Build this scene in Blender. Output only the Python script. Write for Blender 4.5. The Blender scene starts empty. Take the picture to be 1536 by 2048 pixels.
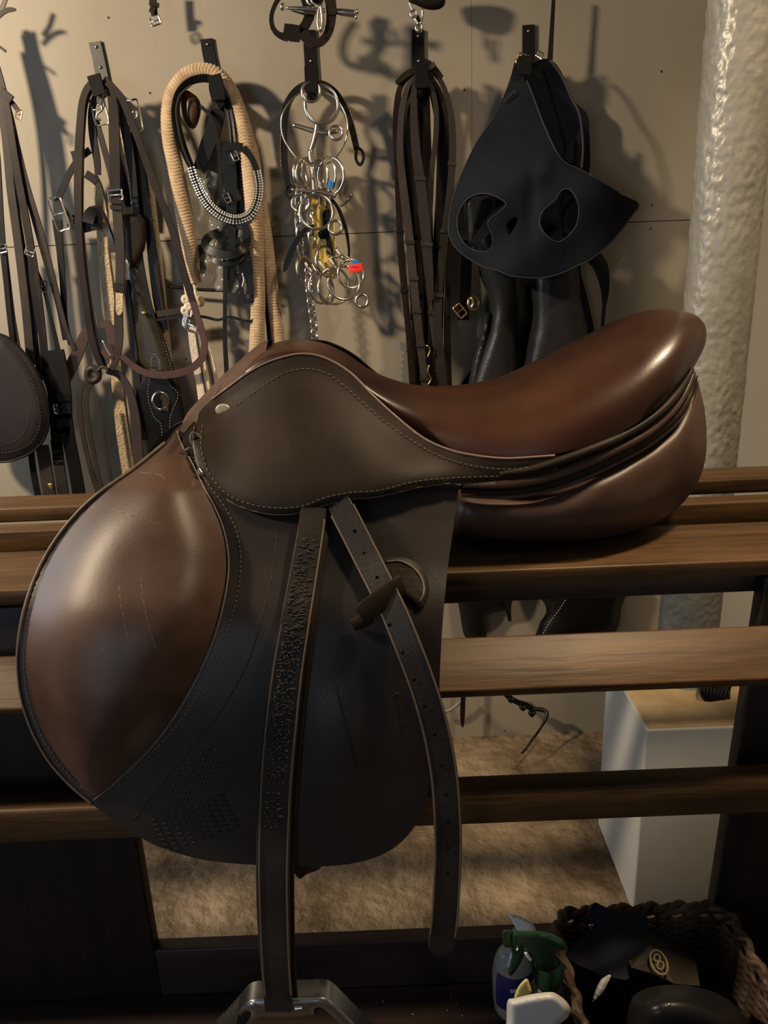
import bpy, bmesh, math, random
import numpy as np
from mathutils import Vector, Matrix
random.seed(7)
SC = bpy.context.scene
COL = SC.collection

# ------------------------------------------------------------------ camera
FPX = 1600.0; PITCH = math.radians(18.5); ROLL = math.radians(2.3); CH = 1.13
cF = Vector((0, math.cos(PITCH), -math.sin(PITCH)))
r0 = Vector((1, 0, 0)); u0 = Vector((0, math.sin(PITCH), math.cos(PITCH)))
cR = r0*math.cos(ROLL) - u0*math.sin(ROLL)
cU = u0*math.cos(ROLL) + r0*math.sin(ROLL)
cam = bpy.data.cameras.new('camera'); camo = bpy.data.objects.new('camera', cam); COL.objects.link(camo)
cam.sensor_fit = 'VERTICAL'; cam.sensor_height = 36.0; cam.lens = 36.0*FPX/2048.0
cam.clip_start = 0.02
m = Matrix((cR, cU, -cF)).transposed().to_4x4(); m.translation = Vector((0, 0, CH))
camo.matrix_world = m
SC.camera = camo

# ------------------------------------------------------------------ light
SC.view_settings.view_transform = 'Standard'; SC.view_settings.look = 'None'
SC.view_settings.gamma = 1; SC.view_settings.use_curve_mapping = False
SC.view_settings.exposure = 0.0
w = bpy.data.worlds.new('world'); SC.world = w; w.use_nodes = True
w.node_tree.nodes['Background'].inputs[0].default_value = (0.62, 0.72, 0.9, 1)
w.node_tree.nodes['Background'].inputs[1].default_value = 0.055
def area(name, loc, target, size, power, color, size_y=None, spread=180):
    l = bpy.data.lights.new(name, 'AREA'); l.size = size; l.energy = power; l.color = color
    l.spread = math.radians(spread)
    if size_y: l.shape = 'RECTANGLE'; l.size_y = size_y
    o = bpy.data.objects.new(name, l); COL.objects.link(o); o.location = loc
    o.rotation_euler = (Vector(target)-Vector(loc)).to_track_quat('-Z', 'Y').to_euler()
    return o
area('lamp_warm_left', (-1.40, 0.60, 1.82), (-0.1, 1.5, 1.0), 0.11, 43, (1.0, 0.80, 0.56))
area('ceiling_lamp_warm_right', (0.62, 0.75, 2.1), (0.22, 0.80, 0.7), 0.13, 9.0, (1.0, 0.76, 0.48), spread=105)
area('window_daylight', (-1.05, -1.05, 0.95), (0.0, 0.75, 0.7), 0.7, 7.0, (0.72, 0.84, 1.0), 0.9)
area('doorway_daylight', (-1.85, 1.15, 1.15), (0.2, 1.35, 0.2), 0.45, 11.0, (0.78, 0.88, 1.0), 0.9)

# ------------------------------------------------------------------ pixel -> place
def ray(px, py): return cF*FPX + cR*(px-768) + cU*(1024-py)
def U(px, py, Y):
    d = ray(px, py); return Vector((0, 0, CH)) + d*(Y/d.y)
def G(px, py, Z):
    d = ray(px, py); return Vector((0, 0, CH)) + d*((Z-CH)/d.z)
def mpp(p):                       # metres per pixel at world point p
    return (Vector(p)-Vector((0, 0, CH))).dot(cF)/FPX

# ------------------------------------------------------------------ materials
def mat(name, base, rough=0.5, metal=0.0, var=0.0, vscale=8.0, base2=None, bump=0.0, bscale=60.0, btype='noise',
        coat=0.0, stretch=(1,1,1), trans=0.0, sheen=0.0, detail=4.0, rvar=0.0, alpha=1.0, bdist=0.002, spec=None, ior=1.45, bdetail=3):
    M = bpy.data.materials.new(name); M.use_nodes = True
    if spec is None: spec = 0.28 if max(base) < 0.03 else 0.5
    nt = M.node_tree; N = nt.nodes; L = nt.links; b = N['Principled BSDF']
    b.inputs['Base Color'].default_value = (*base, 1)
    b.inputs['Roughness'].default_value = rough; b.inputs['Metallic'].default_value = metal
    b.inputs['Coat Weight'].default_value = coat; b.inputs['Coat Roughness'].default_value = 0.15
    b.inputs['Transmission Weight'].default_value = trans; b.inputs['IOR'].default_value = ior
    b.inputs['Sheen Weight'].default_value = sheen; b.inputs['Alpha'].default_value = alpha
    b.inputs['Specular IOR Level'].default_value = spec
    tc = N.new('ShaderNodeTexCoord'); mp = N.new('ShaderNodeMapping'); L.new(tc.outputs['Object'], mp.inputs[0])
    mp.inputs['Scale'].default_value = stretch
    if base2 is not None:
        n = N.new('ShaderNodeTexNoise'); n.inputs['Scale'].default_value = vscale; n.inputs['Detail'].default_value = detail
        n.inputs['Roughness'].default_value = 0.6
        L.new(mp.outputs[0], n.inputs['Vector'])
        r = N.new('ShaderNodeValToRGB'); r.color_ramp.elements[0].position = 0.35; r.color_ramp.elements[1].position = 0.68
        r.color_ramp.elements[0].color = (*base, 1); r.color_ramp.elements[1].color = (*base2, 1)
        L.new(n.outputs['Fac'], r.inputs[0]); L.new(r.outputs[0], b.inputs['Base Color'])
        if rvar:
            mr = N.new('ShaderNodeMapRange'); mr.inputs[3].default_value = rough-rvar; mr.inputs[4].default_value = rough+rvar
            L.new(n.outputs['Fac'], mr.inputs[0]); L.new(mr.outputs[0], b.inputs['Roughness'])
    if bump:
        if btype == 'noise':
            t = N.new('ShaderNodeTexNoise'); t.inputs['Scale'].default_value = bscale; t.inputs['Detail'].default_value = bdetail; o = t.outputs['Fac']
        elif btype == 'voronoi':
            t = N.new('ShaderNodeTexVoronoi'); t.inputs['Scale'].default_value = bscale; o = t.outputs['Distance']
        elif btype == 'waveX' or btype == 'waveZ':
            t = N.new('ShaderNodeTexWave'); t.inputs['Scale'].default_value = bscale; t.bands_direction = btype[-1]; t.inputs['Distortion'].default_value = 1.5; o = t.outputs['Fac']
        L.new(mp.outputs[0], t.inputs['Vector'])
        bp = N.new('ShaderNodeBump'); bp.inputs['Strength'].default_value = bump; bp.inputs['Distance'].default_value = bdist
        L.new(o, bp.inputs['Height']); L.new(bp.outputs[0], b.inputs['Normal'])
    return M
MT = {}
MT['seat'] = mat('polished_brown_leather', (0.010,0.0034,0.0015), 0.36, base2=(0.036,0.0112,0.0040), spec=0.4, vscale=5, coat=0.12, bump=0.05, bscale=400, rvar=0.05, detail=5)
MT['block'] = mat('worn_brown_leather', (0.031,0.015,0.0098), 0.46, base2=(0.068,0.036,0.024), vscale=9, coat=0.0, spec=0.42, bump=0.05, bscale=300, rvar=0.08, detail=6)
MT['dark'] = mat('dark_grained_leather', (0.012,0.0083,0.0055), 0.52, base2=(0.020,0.014,0.0095), vscale=12, spec=0.14, bump=0.25, bscale=550, bdist=0.0006, rvar=0.05)
MT['flap'] = mat('dark_flap_leather', (0.011,0.0095,0.009), 0.37, base2=(0.023,0.0165,0.014), vscale=7, spec=0.42, bump=0.22, bscale=500, bdist=0.0006, rvar=0.06)
MT['strapl'] = mat('stirrup_strap_leather', (0.013,0.0115,0.010), 0.38, base2=(0.023,0.019,0.0155), vscale=20, bump=0.35, bscale=300, bdist=0.0008, rvar=0.05)
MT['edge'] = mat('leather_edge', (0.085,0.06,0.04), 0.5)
MT['welt'] = mat('grey_welt', (0.13,0.085,0.065), 0.35)
MT['thread'] = mat('pale_thread', (0.10,0.078,0.052), 0.8)
MT['threadd'] = mat('dark_thread', (0.075,0.06,0.045), 0.8)
MT['threadw'] = mat('white_thread', (0.4,0.38,0.34), 0.8)
MT['brass'] = mat('aged_brass_disc', (0.36,0.31,0.22), 0.5, metal=0.35, base2=(0.46,0.40,0.30), vscale=300, bump=0.1, bscale=900)
MT['gold'] = mat('brass', (0.55,0.38,0.14), 0.3, metal=1.0)
MT['steel'] = mat('steel', (0.62,0.58,0.52), 0.22, metal=1.0)
MT['steeld'] = mat('worn_steel', (0.36,0.32,0.27), 0.32, metal=1.0)
MT['alu'] = mat('aluminium', (0.46,0.47,0.48), 0.28, metal=1.0, bump=0.03, bscale=200)
MT['black'] = mat('black_rubber', (0.004,0.004,0.004), 0.6, spec=0.15)
MT['blackm'] = mat('black_painted_metal', (0.005,0.005,0.005), 0.45, base2=(0.008,0.008,0.008), vscale=30, spec=0.2, bump=0.1, bscale=300)
MT['wood'] = mat('dark_stained_wood', (0.030,0.0155,0.0062), 0.45, base2=(0.090,0.048,0.019), spec=0.25, vscale=4, stretch=(1.2,12,14), bump=0.22, bscale=14, detail=8, bdist=0.002, rvar=0.06)
MT['woodd'] = mat('dark_panel_wood', (0.008,0.005,0.0035), 0.5, base2=(0.016,0.010,0.007), vscale=4, stretch=(9,9,1.0), bump=0.15, bscale=12, detail=6)
MT['woodb'] = mat('dark_shelf_wood', (0.024,0.015,0.012), 0.42, base2=(0.038,0.025,0.021), vscale=4, stretch=(1.0,9,9), bump=0.15, bscale=12, detail=6)

# ------------------------------------------------------------------ object helpers
ORI = {}
def thing(name, label, cat, loc, group=None):
    o = bpy.data.objects.new(name, None); COL.objects.link(o); o.location = loc
    o.empty_display_size = 0.05
    o['label'] = label; o['category'] = cat
    if group: o['group'] = group
    ORI[o.name] = Vector(loc); return o
def tag(o, label, cat, group=None):
    o['label'] = label; o['category'] = cat
    if group: o['group'] = group
    return o
def obj(name, verts, faces, material, parent=None, smooth=True, origin=None):
    """link ONE mesh object; verts are world coordinates"""
    if parent is not None: L = ORI[parent.name]
    else:
        if origin is None:
            a = np.array([tuple(v) for v in verts]); origin = ((a[:,0].min()+a[:,0].max())/2, (a[:,1].min()+a[:,1].max())/2, a[:,2].min())
        L = Vector(origin)
    me = bpy.data.meshes.new(name)
    me.from_pydata([(v[0]-L[0], v[1]-L[1], v[2]-L[2]) for v in verts], [], faces)
    me.validate()
    bm = bmesh.new(); bm.from_mesh(me); bmesh.ops.recalc_face_normals(bm, faces=bm.faces); bm.to_mesh(me); bm.free()
    if smooth: me.shade_smooth()
    me.materials.append(material)
    o = bpy.data.objects.new(name, me); COL.objects.link(o)
    if parent is None: o.location = L
    else: o.parent = parent
    ORI[o.name] = Vector(L)
    return o
def sharp(o, ang=35):
    me = o.data
    bm = bmesh.new(); bm.from_mesh(me)
    for e in bm.edges:
        if len(e.link_faces) == 2 and e.calc_face_angle(0) > math.radians(ang): e.smooth = False
    bm.to_mesh(me); bm.free(); return o

class MB:
    def __init__(s): s.v = []; s.f = []
    def add(s, v, f):
        n = len(s.v); s.v += [tuple(a) for a in v]; s.f += [tuple(i+n for i in q) for q in f]
    def build(s, name, material, parent=None, smooth=True, sh=35):
        o = obj(name, s.v, s.f, material, parent, smooth)
        if smooth and sh: sharp(o, sh)
        return o

def cr(pts, step=None, n=None, closed=False):
    """Catmull-Rom through points (any dimension), resampled"""
    P = [np.array(p, float) for p in pts]
    out = []; K = len(P)
    segs = K if closed else K-1
    for i in range(segs):
        p0 = P[(i-1) % K] if closed or i > 0 else 2*P[0]-P[1]
        p1 = P[i]; p2 = P[(i+1) % K]
        p3 = P[(i+2) % K] if closed or i < K-2 else 2*P[-1]-P[-2]
        d = np.linalg.norm((p2-p1)[:2]) if step else 0
        k = max(1, int(round(d/step))) if step else n
        for j in range(k):
            t = j/k
            out.append(0.5*((2*p1)+(-p0+p2)*t+(2*p0-5*p1+4*p2-p3)*t*t+(-p0+3*p1-3*p2+p3)*t**3))
    if not closed: out.append(P[-1])
    return np.array(out)

def box_v(lo, hi, bev=0.0):
    x0,y0,z0 = lo; x1,y1,z1 = hi
    if bev <= 0:
        v = [(x0,y0,z0),(x1,y0,z0),(x1,y1,z0),(x0,y1,z0),(x0,y0,z1),(x1,y0,z1),(x1,y1,z1),(x0,y1,z1)]
        f = [(0,3,2,1),(4,5,6,7),(0,1,5,4),(1,2,6,5),(2,3,7,6),(3,0,4,7)]
        return v, f
    bm = bmesh.new(); bmesh.ops.create_cube(bm, size=1)
    for q in bm.verts: q.co = Vector(((q.co.x+.5)*(x1-x0)+x0, (q.co.y+.5)*(y1-y0)+y0, (q.co.z+.5)*(z1-z0)+z0))
    bmesh.ops.bevel(bm, geom=bm.edges[:], offset=bev, segments=3, profile=0.5, affect='EDGES')
    bm.verts.index_update()
    v = [tuple(q.co) for q in bm.verts]; f = [tuple(q.index for q in p.verts) for p in bm.faces]; bm.free(); return v, f
def xf(vf, M): return [tuple(M @ Vector(a)) for a in vf[0]], vf[1]

def tube_v(pts, r, seg=8, closed=False, flat=1.0, taper=None):
    """round tube through world points"""
    P = [Vector(p) for p in pts]; n = len(P); V = []; Fc = []
    up = Vector((0, 1, 0.001)); prev = None
    for i in range(n):
        a = P[(i-1) % n] if (closed or i > 0) else P[0]; b = P[(i+1) % n] if (closed or i < n-1) else P[-1]
        t = (b-a)
        t = t.normalized() if t.length > 1e-9 else Vector((0,0,1))
        if prev is None:
            s = t.cross(up)
            if s.length < 0.1: s = t.cross(Vector((1,0,0)))
            s.normalize()
        else:
            s = prev - t*prev.dot(t)
            s = s.normalized() if s.length > 1e-6 else prev
        prev = s; q = t.cross(s)
        rr = r[i] if hasattr(r, '__len__') else r
        for k in range(seg):
            an = 2*math.pi*k/seg; V.append(P[i]+s*math.cos(an)*rr+q*math.sin(an)*rr*flat)
    m_ = n if closed else n-1
    for i in range(m_):
        for k in range(seg):
            a = i*seg+k; b = i*seg+(k+1) % seg; c = ((i+1) % n)*seg+(k+1) % seg; d = ((i+1) % n)*seg+k
            Fc.append((a, b, c, d))
    if not closed:
        Fc.append(tuple(range(seg-1, -1, -1))); Fc.append(tuple(range((n-1)*seg, n*seg)))
    return V, Fc

def tubep(pts, rpx, closed=False, step=6, seg=8, flat=1.0):
    """tube through (px,py,Y) control points, radius in pixels"""
    c = cr(pts, step=step, closed=closed); W = [U(*p[:3]) for p in c]
    r = [rpx*mpp(q) for q in W] if not hasattr(rpx, '__len__') else [float(np.interp(i/(len(W)-1), np.linspace(0,1,len(rpx)), rpx))*mpp(q) for i, q in enumerate(W)]
    return tube_v(W, r, seg, closed, flat)

def strap_v(pts, wpx, t=0.003, step=8, twist=None, tip=False, closed=False):
    """flat leather strap through (px,py,Y); wpx = width in pixels (number or list along the length); twist degrees list"""
    c = cr(pts, step=step, closed=closed); n = len(c); W = [U(*p[:3]) for p in c]
    V = []; Fc = []; s_prev = None
    prof = [(-1,-.5),(-.93,-1),(.93,-1),(1,-.5),(1,.5),(.93,1),(-.93,1),(-1,.5)]
    for i in range(n):
        a = W[(i-1) % n] if closed or i > 0 else W[0]; b = W[(i+1) % n] if closed or i < n-1 else W[-1]
        T = (b-a).normalized()
        s = T.cross(Vector((0, 1, 0)))
        if s.length < 1e-4: s = s_prev or Vector((1,0,0))
        s.normalize()
        if s_prev is not None and s.dot(s_prev) < 0 and s_prev.length and s.dot(s_prev) < -0.3: s = -s
        s_prev = s
        tt = i/max(1, n-1)
        if twist: 
            an = math.radians(float(np.interp(tt, np.linspace(0,1,len(twist)), twist)))
            s = (Matrix.Rotation(an, 3, T) @ s)
        q = s.cross(T).normalized()
        wp = float(np.interp(tt, np.linspace(0,1,len(wpx)), wpx)) if hasattr(wpx, '__len__') else wpx
        hw = wp*0.5*mpp(W[i])
        if tip and i >= n-3: hw *= (0.96, 0.8, 0.35)[i-(n-3)]
        for (u, k) in prof: V.append(W[i]+s*hw*u+q*t*0.5*k)
    m_ = n if closed else n-1
    for i in range(m_):
        for k in range(8):
            a = i*8+k; b = i*8+(k+1) % 8; j = (i+1) % n
            Fc.append((a, b, j*8+(k+1) % 8, j*8+k))
    if not closed:
        Fc.append(tuple(range(7, -1, -1))); Fc.append(tuple(range((n-1)*8, n*8)))
    return V, Fc
def strap(name, pts, wpx, material, parent=None, t=0.003, **k):
    v, f = strap_v(pts, wpx, t, **k); o = obj(name, v, f, material, parent); sharp(o, 40); return o

def ring_v(c, R, r, axis=(0,1,0), seg=40, s2=8, squash=1.0, roll=0.0):
    """torus; c world centre, axis normal"""
    ax = Vector(axis).normalized(); a = ax.cross(Vector((0,0,1)))
    if a.length < .05: a = Vector((1,0,0))
    a.normalize(); b = a.cross(ax).normalized()
    ca, sa = math.cos(roll), math.sin(roll); a, b = a*ca+b*sa, b*ca-a*sa
    pts = [Vector(c)+a*math.cos(2*math.pi*i/seg)*R+b*math.sin(2*math.pi*i/seg)*R*squash for i in range(seg)]
    return tube_v(pts, r, s2, True)

# ---- sheets: an outline in pixels, filled with a fine grid, given depth, bulge and thickness
def seg_dist(P, poly):
    A = poly; B = np.roll(poly, -1, 0); AB = B-A; L2 = (AB**2).sum(1)+1e-12
    best = np.full(len(P), 1e18); near = np.zeros_like(P)
    for a, ab, l2 in zip(A, AB, L2):
        t = np.clip(((P-a)@ab)/l2, 0, 1); q = a+t[:,None]*ab; d = ((P-q)**2).sum(1)
        mk = d < best; best[mk] = d[mk]; near[mk] = q[mk]
    return np.sqrt(best), near
def inside(P, poly):
    x, y = P[:,0], P[:,1]; c = np.zeros(len(P), bool)
    A = poly; B = np.roll(poly, -1, 0)
    for (x1, y1), (x2, y2) in zip(A, B):
        if y1 == y2: continue
        k = ((y1 > y) != (y2 > y)) & (x < (x2-x1)*(y-y1)/(y2-y1)+x1); c ^= k
    return c
class Sheet: pass
def sheet(name, outline, cell, Yf, material, parent=None, holes=(), bulge=None, back=0.003, relax=0, smooth_poly=True, ysmooth=0, backbulge=None, ortho=False, sharp_edge=True):
    poly = cr(outline, step=max(2, cell*0.5), closed=True)[:, :2] if smooth_poly else np.array(outline, float)
    hs = [cr(h, step=max(1.5, cell*0.5), closed=True)[:, :2] if smooth_poly else np.array(h, float) for h in holes]
    x0, y0 = poly.min(0)-cell; x1, y1 = poly.max(0)+cell
    nx = int((x1-x0)/cell)+1; ny = int((y1-y0)/cell)+1
    gx, gy = np.meshgrid(x0+np.arange(nx+1)*cell, y0+np.arange(ny+1)*cell)
    cc = np.stack([(gx[:-1,:-1]+cell/2).ravel(), (gy[:-1,:-1]+cell/2).ravel()], 1)
    keep = inside(cc, poly)
    for h in hs: keep &= ~inside(cc, h)
    keep = keep.reshape(ny, nx)
    idx = -np.ones((ny+1, nx+1), int); quads = []; P = []
    for j, i in zip(*np.nonzero(keep)):
        q = []
        for a, b in ((j,i),(j,i+1),(j+1,i+1),(j+1,i)):
            if idx[a,b] < 0: idx[a,b] = len(P); P.append((gx[a,b], gy[a,b]))
            q.append(idx[a,b])
        quads.append(tuple(q))
    P = np.array(P)
    ec = {}
    for q in quads:
        for a, b in zip(q, q[1:]+q[:1]): ec[(min(a,b),max(a,b))] = ec.get((min(a,b),max(a,b)), 0)+1
    bedge = [e for e, c in ec.items() if c == 1]
    bset = np.zeros(len(P), bool)
    for a, b in bedge: bset[a] = bset[b] = True
    allp = [poly]+hs
    def dist(Q):
        d = np.full(len(Q), 1e18); nr = np.zeros_like(Q)
        for p in allp:
            dd, nn = seg_dist(Q, p); mk = dd < d; d[mk] = dd[mk]; nr[mk] = nn[mk]
        return d, nr
    _, nr = dist(P[bset]); P[bset] = nr
    E = np.array(list(ec.keys()))
    def lap(A, fixed, it, w=0.5):
        for _ in range(it):
            s = np.zeros_like(A); c = np.zeros(len(A))
            np.add.at(s, E[:,0], A[E[:,1]]); np.add.at(s, E[:,1], A[E[:,0]]); np.add.at(c, E[:,0], 1); np.add.at(c, E[:,1], 1)
            av = s/(c[:,None] if A.ndim > 1 else c); A = np.where((fixed[:,None] if A.ndim > 1 else fixed), A, A*(1-w)+av*w)
        return A
    P = lap(P, bset, 3)
    d, _ = dist(P); d[bset] = 0
    h = np.zeros(len(P)) if bulge is None else np.array([bulge(x, y, dd) for (x, y), dd in zip(P, d)])
    if relax: h = lap(h, bset, relax)
    hb = np.zeros(len(P)) if backbulge is None else np.array([backbulge(x, y, dd) for (x, y), dd in zip(P, d)])
    Yb = np.array([Yf(x, y) for x, y in P])
    if ysmooth: Yb = lap(Yb, np.zeros(len(Yb), bool), ysmooth)
    n = len(P)
    V = [U(x, y, yy-hh) for (x, y), yy, hh in zip(P, Yb, h)]
    V += [U(x, y, yy+hh) if not ortho else U(x, y, yy-back)+Vector((0, back, 0)) for (x, y), yy, hh in zip(P, Yb+back, hb)]
    Fc = [q for q in quads]+[tuple(i+n for i in reversed(q)) for q in quads]
    fe = {}
    for q in quads:
        for a, b in zip(q, q[1:]+q[:1]):
            if ec[(min(a,b),max(a,b))] == 1: Fc.append((b, a, a+n, b+n))
    o = obj(name, V, Fc, material, parent)
    sharp(o, 60)
    bs = set()
    for a, b in bedge: bs.add((min(a,b), max(a,b))); bs.add((min(a,b)+n, max(a,b)+n))
    if bulge is None or sharp_edge:
        for e in o.data.edges:
            k = (min(e.vertices), max(e.vertices))
            if k in bs: e.use_edge_sharp = True
    s = Sheet(); s.o = o; s.P = P; s.Y = Yb-h
    def at(x, y):
        k = np.argsort((P[:,0]-x)**2+(P[:,1]-y)**2)[:4]; w_ = 1/(((P[k,0]-x)**2+(P[k,1]-y)**2)+1.0)
        return float((s.Y[k]*w_).sum()/w_.sum())
    s.at = at; s.poly = poly
    return s
def stitches(name, pts, at, material, parent, dash=7, gap=4, r=0.9, off=0.0008, closed=False, dash3=None):
    c = cr(pts, step=2, closed=closed); mb = MB(); acc = 0; k = 0
    L = np.concatenate([[0], np.cumsum(np.linalg.norm(np.diff(c[:, :2], axis=0), axis=1))])
    tot = L[-1]; s = 0
    while s+dash < tot:
        seg = []
        for u in (s, s+dash/2, s+dash):
            x = np.interp(u, L, c[:,0]); y = np.interp(u, L, c[:,1]); seg.append(U(x, y, at(x, y)-off))
        seg[1] = seg[1]+Vector((0,-0.0003,0))
        rr = r*mpp(seg[1]); v, f = tube_v(seg, [rr*.7, rr, rr*.7], 5); mb.add(v, f); s += dash+gap
    return mb.build(name, material, parent, sh=0)
def line(name, pts, at, material, parent, r=2, off=0.0, step=5, closed=False):
    c = cr(pts, step=step, closed=closed)
    W = [U(x, y, at(x, y)-off) for x, y in c[:, :2]]
    v, f = tube_v(W, [r*mpp(q) for q in W], 8, closed); return obj(name, v, f, material, parent)
# ================================================================== the setting
MT['wall'] = mat('painted_board_wall', (0.245,0.213,0.162), 0.55, base2=(0.272,0.240,0.187), vscale=3, bump=0.05, bscale=90, bdist=0.001)
MT['plinth'] = mat('painted_plinth', (0.36,0.36,0.34), 0.6, base2=(0.42,0.42,0.39), vscale=6, bump=0.15, bscale=40)
def floor_mat():
    M = mat('worn_concrete_floor', (0.055,0.032,0.014), 0.5, base2=(0.29,0.22,0.14), vscale=6, bump=0.9, bscale=30, bdist=0.02, bdetail=12, detail=12, rvar=0.12)
    return M
MT['floor'] = floor_mat()
def struct(name, mb, material, smooth=False):
    o = mb.build(name, material, None, smooth); o['kind'] = 'structure'; return o
b = MB(); b.add(*box_v((-2.2, -1.2, -0.05), (0.80, 1.72, 0.0))); struct('floor', b, MT['floor'])
# back wall: boards with a horizontal joint and an upright joint, plus screw marks
b = MB(); SZ = 1.152
for z0, z1, xs in ((-0.0, SZ-0.0008, (-2.2, 0.80)), (SZ+0.0008, 2.4, (-2.2, 0.19335, 0.19395, 0.80))):
    for x0, x1 in zip(xs[::2], xs[1::2]): b.add(*box_v((x0, 1.65, z0), (x1, 1.668, z1)))
b.add(*box_v((-2.2, 1.668, 0), (0.80, 1.70, 2.4)))
struct('wall_back', b, MT['wall'])
b = MB(); b.add(*box_v((0.745, -0.6, 0), (0.80, 1.65, 2.4))); struct('wall_right', b, MT['wall'])
MT['screwhole'] = mat('dark_screw_hole', (0.03,0.025,0.02), 0.7)
for i, (px, py) in enumerate(((300,186),(929,180),(1323,143),(1304,410),(1301,457),(217,35),(1302,408),(372,718),(1010,1462))):
    if i == 6: continue
    b = MB(); c = U(px, py, 1.6495); b.add(*tube_v([c, c+Vector((0,0.0015,0))], 0.0021, 12)); o = b.build('screw_hole', MT['screwhole'])
    tag(o, 'small screw mark in the wall, '+('right of the first hook','right of the rein bundle, beside the mask','high up to the left of the pipe','just above the wall joint right of the mask','just below the wall joint right of the mask','high up left of the first hook','','between the girth and the white lead rope','low down near the floor')[i], 'screw')
# plinth and pipe
b = MB(); PX0, PY0, PY1, PZ = 0.408, 1.105, 1.335, 0.372
b.add(*box_v((PX0, PY0, 0), (0.744, PY1, PZ), 0.004)); o = b.build('concrete_plinth', MT['plinth'])
tag(o, 'low white painted concrete plinth on the floor carrying the thick pipe', 'plinth')
MT['dust'] = mat('dusty_tan_surface', (0.34,0.235,0.115), 0.8, base2=(0.46,0.34,0.19), vscale=14, bump=0.3, bscale=60)
b = MB(); b.add(*box_v((PX0+0.004, PY0+0.004, PZ-0.002), (0.742, PY1-0.003, PZ+0.0012), 0.0005)); d = b.build('dusty_top', MT['dust'])
d.parent = o; d.location = d.location - o.location; d['label'] = 'dusty tan top face'
def pipe():
    cx, cy, r = 0.532, 1.275, 0.0505
    nz, na = 520, 120; V = []; Fc = []
    from mathutils import noise
    for i in range(nz+1):
        z = PZ+ (2.4-PZ)*i/nz
        for k in range(na):
            a = 2*math.pi*k/na; p = Vector((math.cos(a)*r, math.sin(a)*r, z))
            q = p*38; n1 = noise.noise(q); q2 = p*95+Vector((5,5,5)); n2 = noise.noise(q2)
            amt = 0.35+0.65*max(0, min(1, 0.5+noise.noise(p*7)*1.4))
            h = 0.0013*amt*max(-0.4, n2)+0.0005*n1+0.0019*noise.noise(p*170)*amt
            base = 0.012*math.exp(-(z-PZ)/0.012)
            V.append((cx+math.cos(a)*(r+h+base), cy+math.sin(a)*(r+h+base), z))
    for i in range(nz):
        for k in range(na):
            Fc.append((i*na+k, i*na+(k+1) % na, (i+1)*na+(k+1) % na, (i+1)*na+k))
    MT['pipe'] = mat('lumpy_cream_paint', (0.185,0.178,0.155), 0.32, base2=(0.24,0.23,0.20), vscale=12, bump=0.25, bscale=110, bdist=0.003)
    o = obj('support_pipe', V, Fc, MT['pipe']); tag(o, 'thick vertical pipe with lumpy cream paint standing on the white plinth', 'pipe')
pipe()

# ================================================================== the saddle stand (fixed slats and end panels move together: one thing)
st = thing('saddle_stand', 'dark wooden slatted stand that carries the brown saddle', 'saddle stand', (0, 0.85, 0))
def plank(name, x0, x1, yz, material, parent=st, bev=0.0025):
    """board along X, cross-section corners yz = (y0,z0)->(y1,z1) along its face, thickness down"""
    (y0, z0), (y1, z1), t = yz
    d = Vector((0, y1-y0, z1-z0)); L = d.length; ang = math.atan2(d.z, d.y)
    v, f = box_v((x0, 0, -t), (x1, L, 0), bev)
    M = Matrix.Translation((0, y0, z0)) @ Matrix.Rotation(ang, 4, 'X')
    v, f = xf((v, f), M); return sharp(obj(name, v, f, material, parent))
# front-edge -> back-edge of the top face, thickness
plank('slat', -1.1, 0.74, ((0.760, CH-0.3226), (0.8745, CH-0.3226), 0.018), MT['wood'])
plank('slat', -1.1, 0.74, ((0.700, CH-0.4265), (0.750, CH-0.392), 0.016), MT['wood'])
plank('slat', -1.1, 0.74, ((0.705, CH-0.5517), (0.735, CH-0.5517), 0.042), MT['wood'], bev=0.004)
plank('slat', -1.1, 0.74, ((1.019, CH-0.315), (1.079, CH-0.315), 0.020), MT['wood'])
plank('slat', -1.1, 0.74, ((0.955, CH-0.3254), (0.985, CH-0.3254), 0.045), MT['wood'])
plank('rail', -1.1, 0.74, ((0.788, CH-0.3416), (0.812, CH-0.3416), 0.030), MT['woodb'])
XL, XR = U(290, 1790, .765).x, U(1412, 1810, .765).x
for x0, x1 in ((-0.98, XL), (XR, 0.62)):
    b = MB(); v, f = box_v((x0, 0.765, 0.0), (x1, 0.787, CH-0.3436), 0.003)
    v = [(p[0]+(0.024*max(0, p[2]-.30)/.49 if x0 > 0 and p[0] < x0+.1 else 0), p[1], p[2]) for p in v]; b.add(v, f); b.build('end_panel', MT['woodd'], st)
b = MB(); b.add(*box_v((-0.98, 1.03, 0.0), (-0.90, 1.065, CH-0.337), 0.003)); b.build('rear_post', MT['woodd'], st)
b = MB(); b.add(*box_v((0.64, 1.03, 0.0), (0.70, 1.065, CH-0.337), 0.003)); b.build('rear_post', MT['woodd'], st)
ZS = 0.245
b = MB(); b.add(*box_v((-0.98, 0.30, ZS-0.02), (0.62, 0.765, ZS), 0.002)); b.build('bottom_shelf', MT['woodb'], st)
b = MB(); b.add(*box_v((XL-0.02, 0.767, ZS-0.03), (XR+0.02, 0.787, 0.315), 0.002)); b.build('back_board', MT['woodb'], st)

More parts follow.
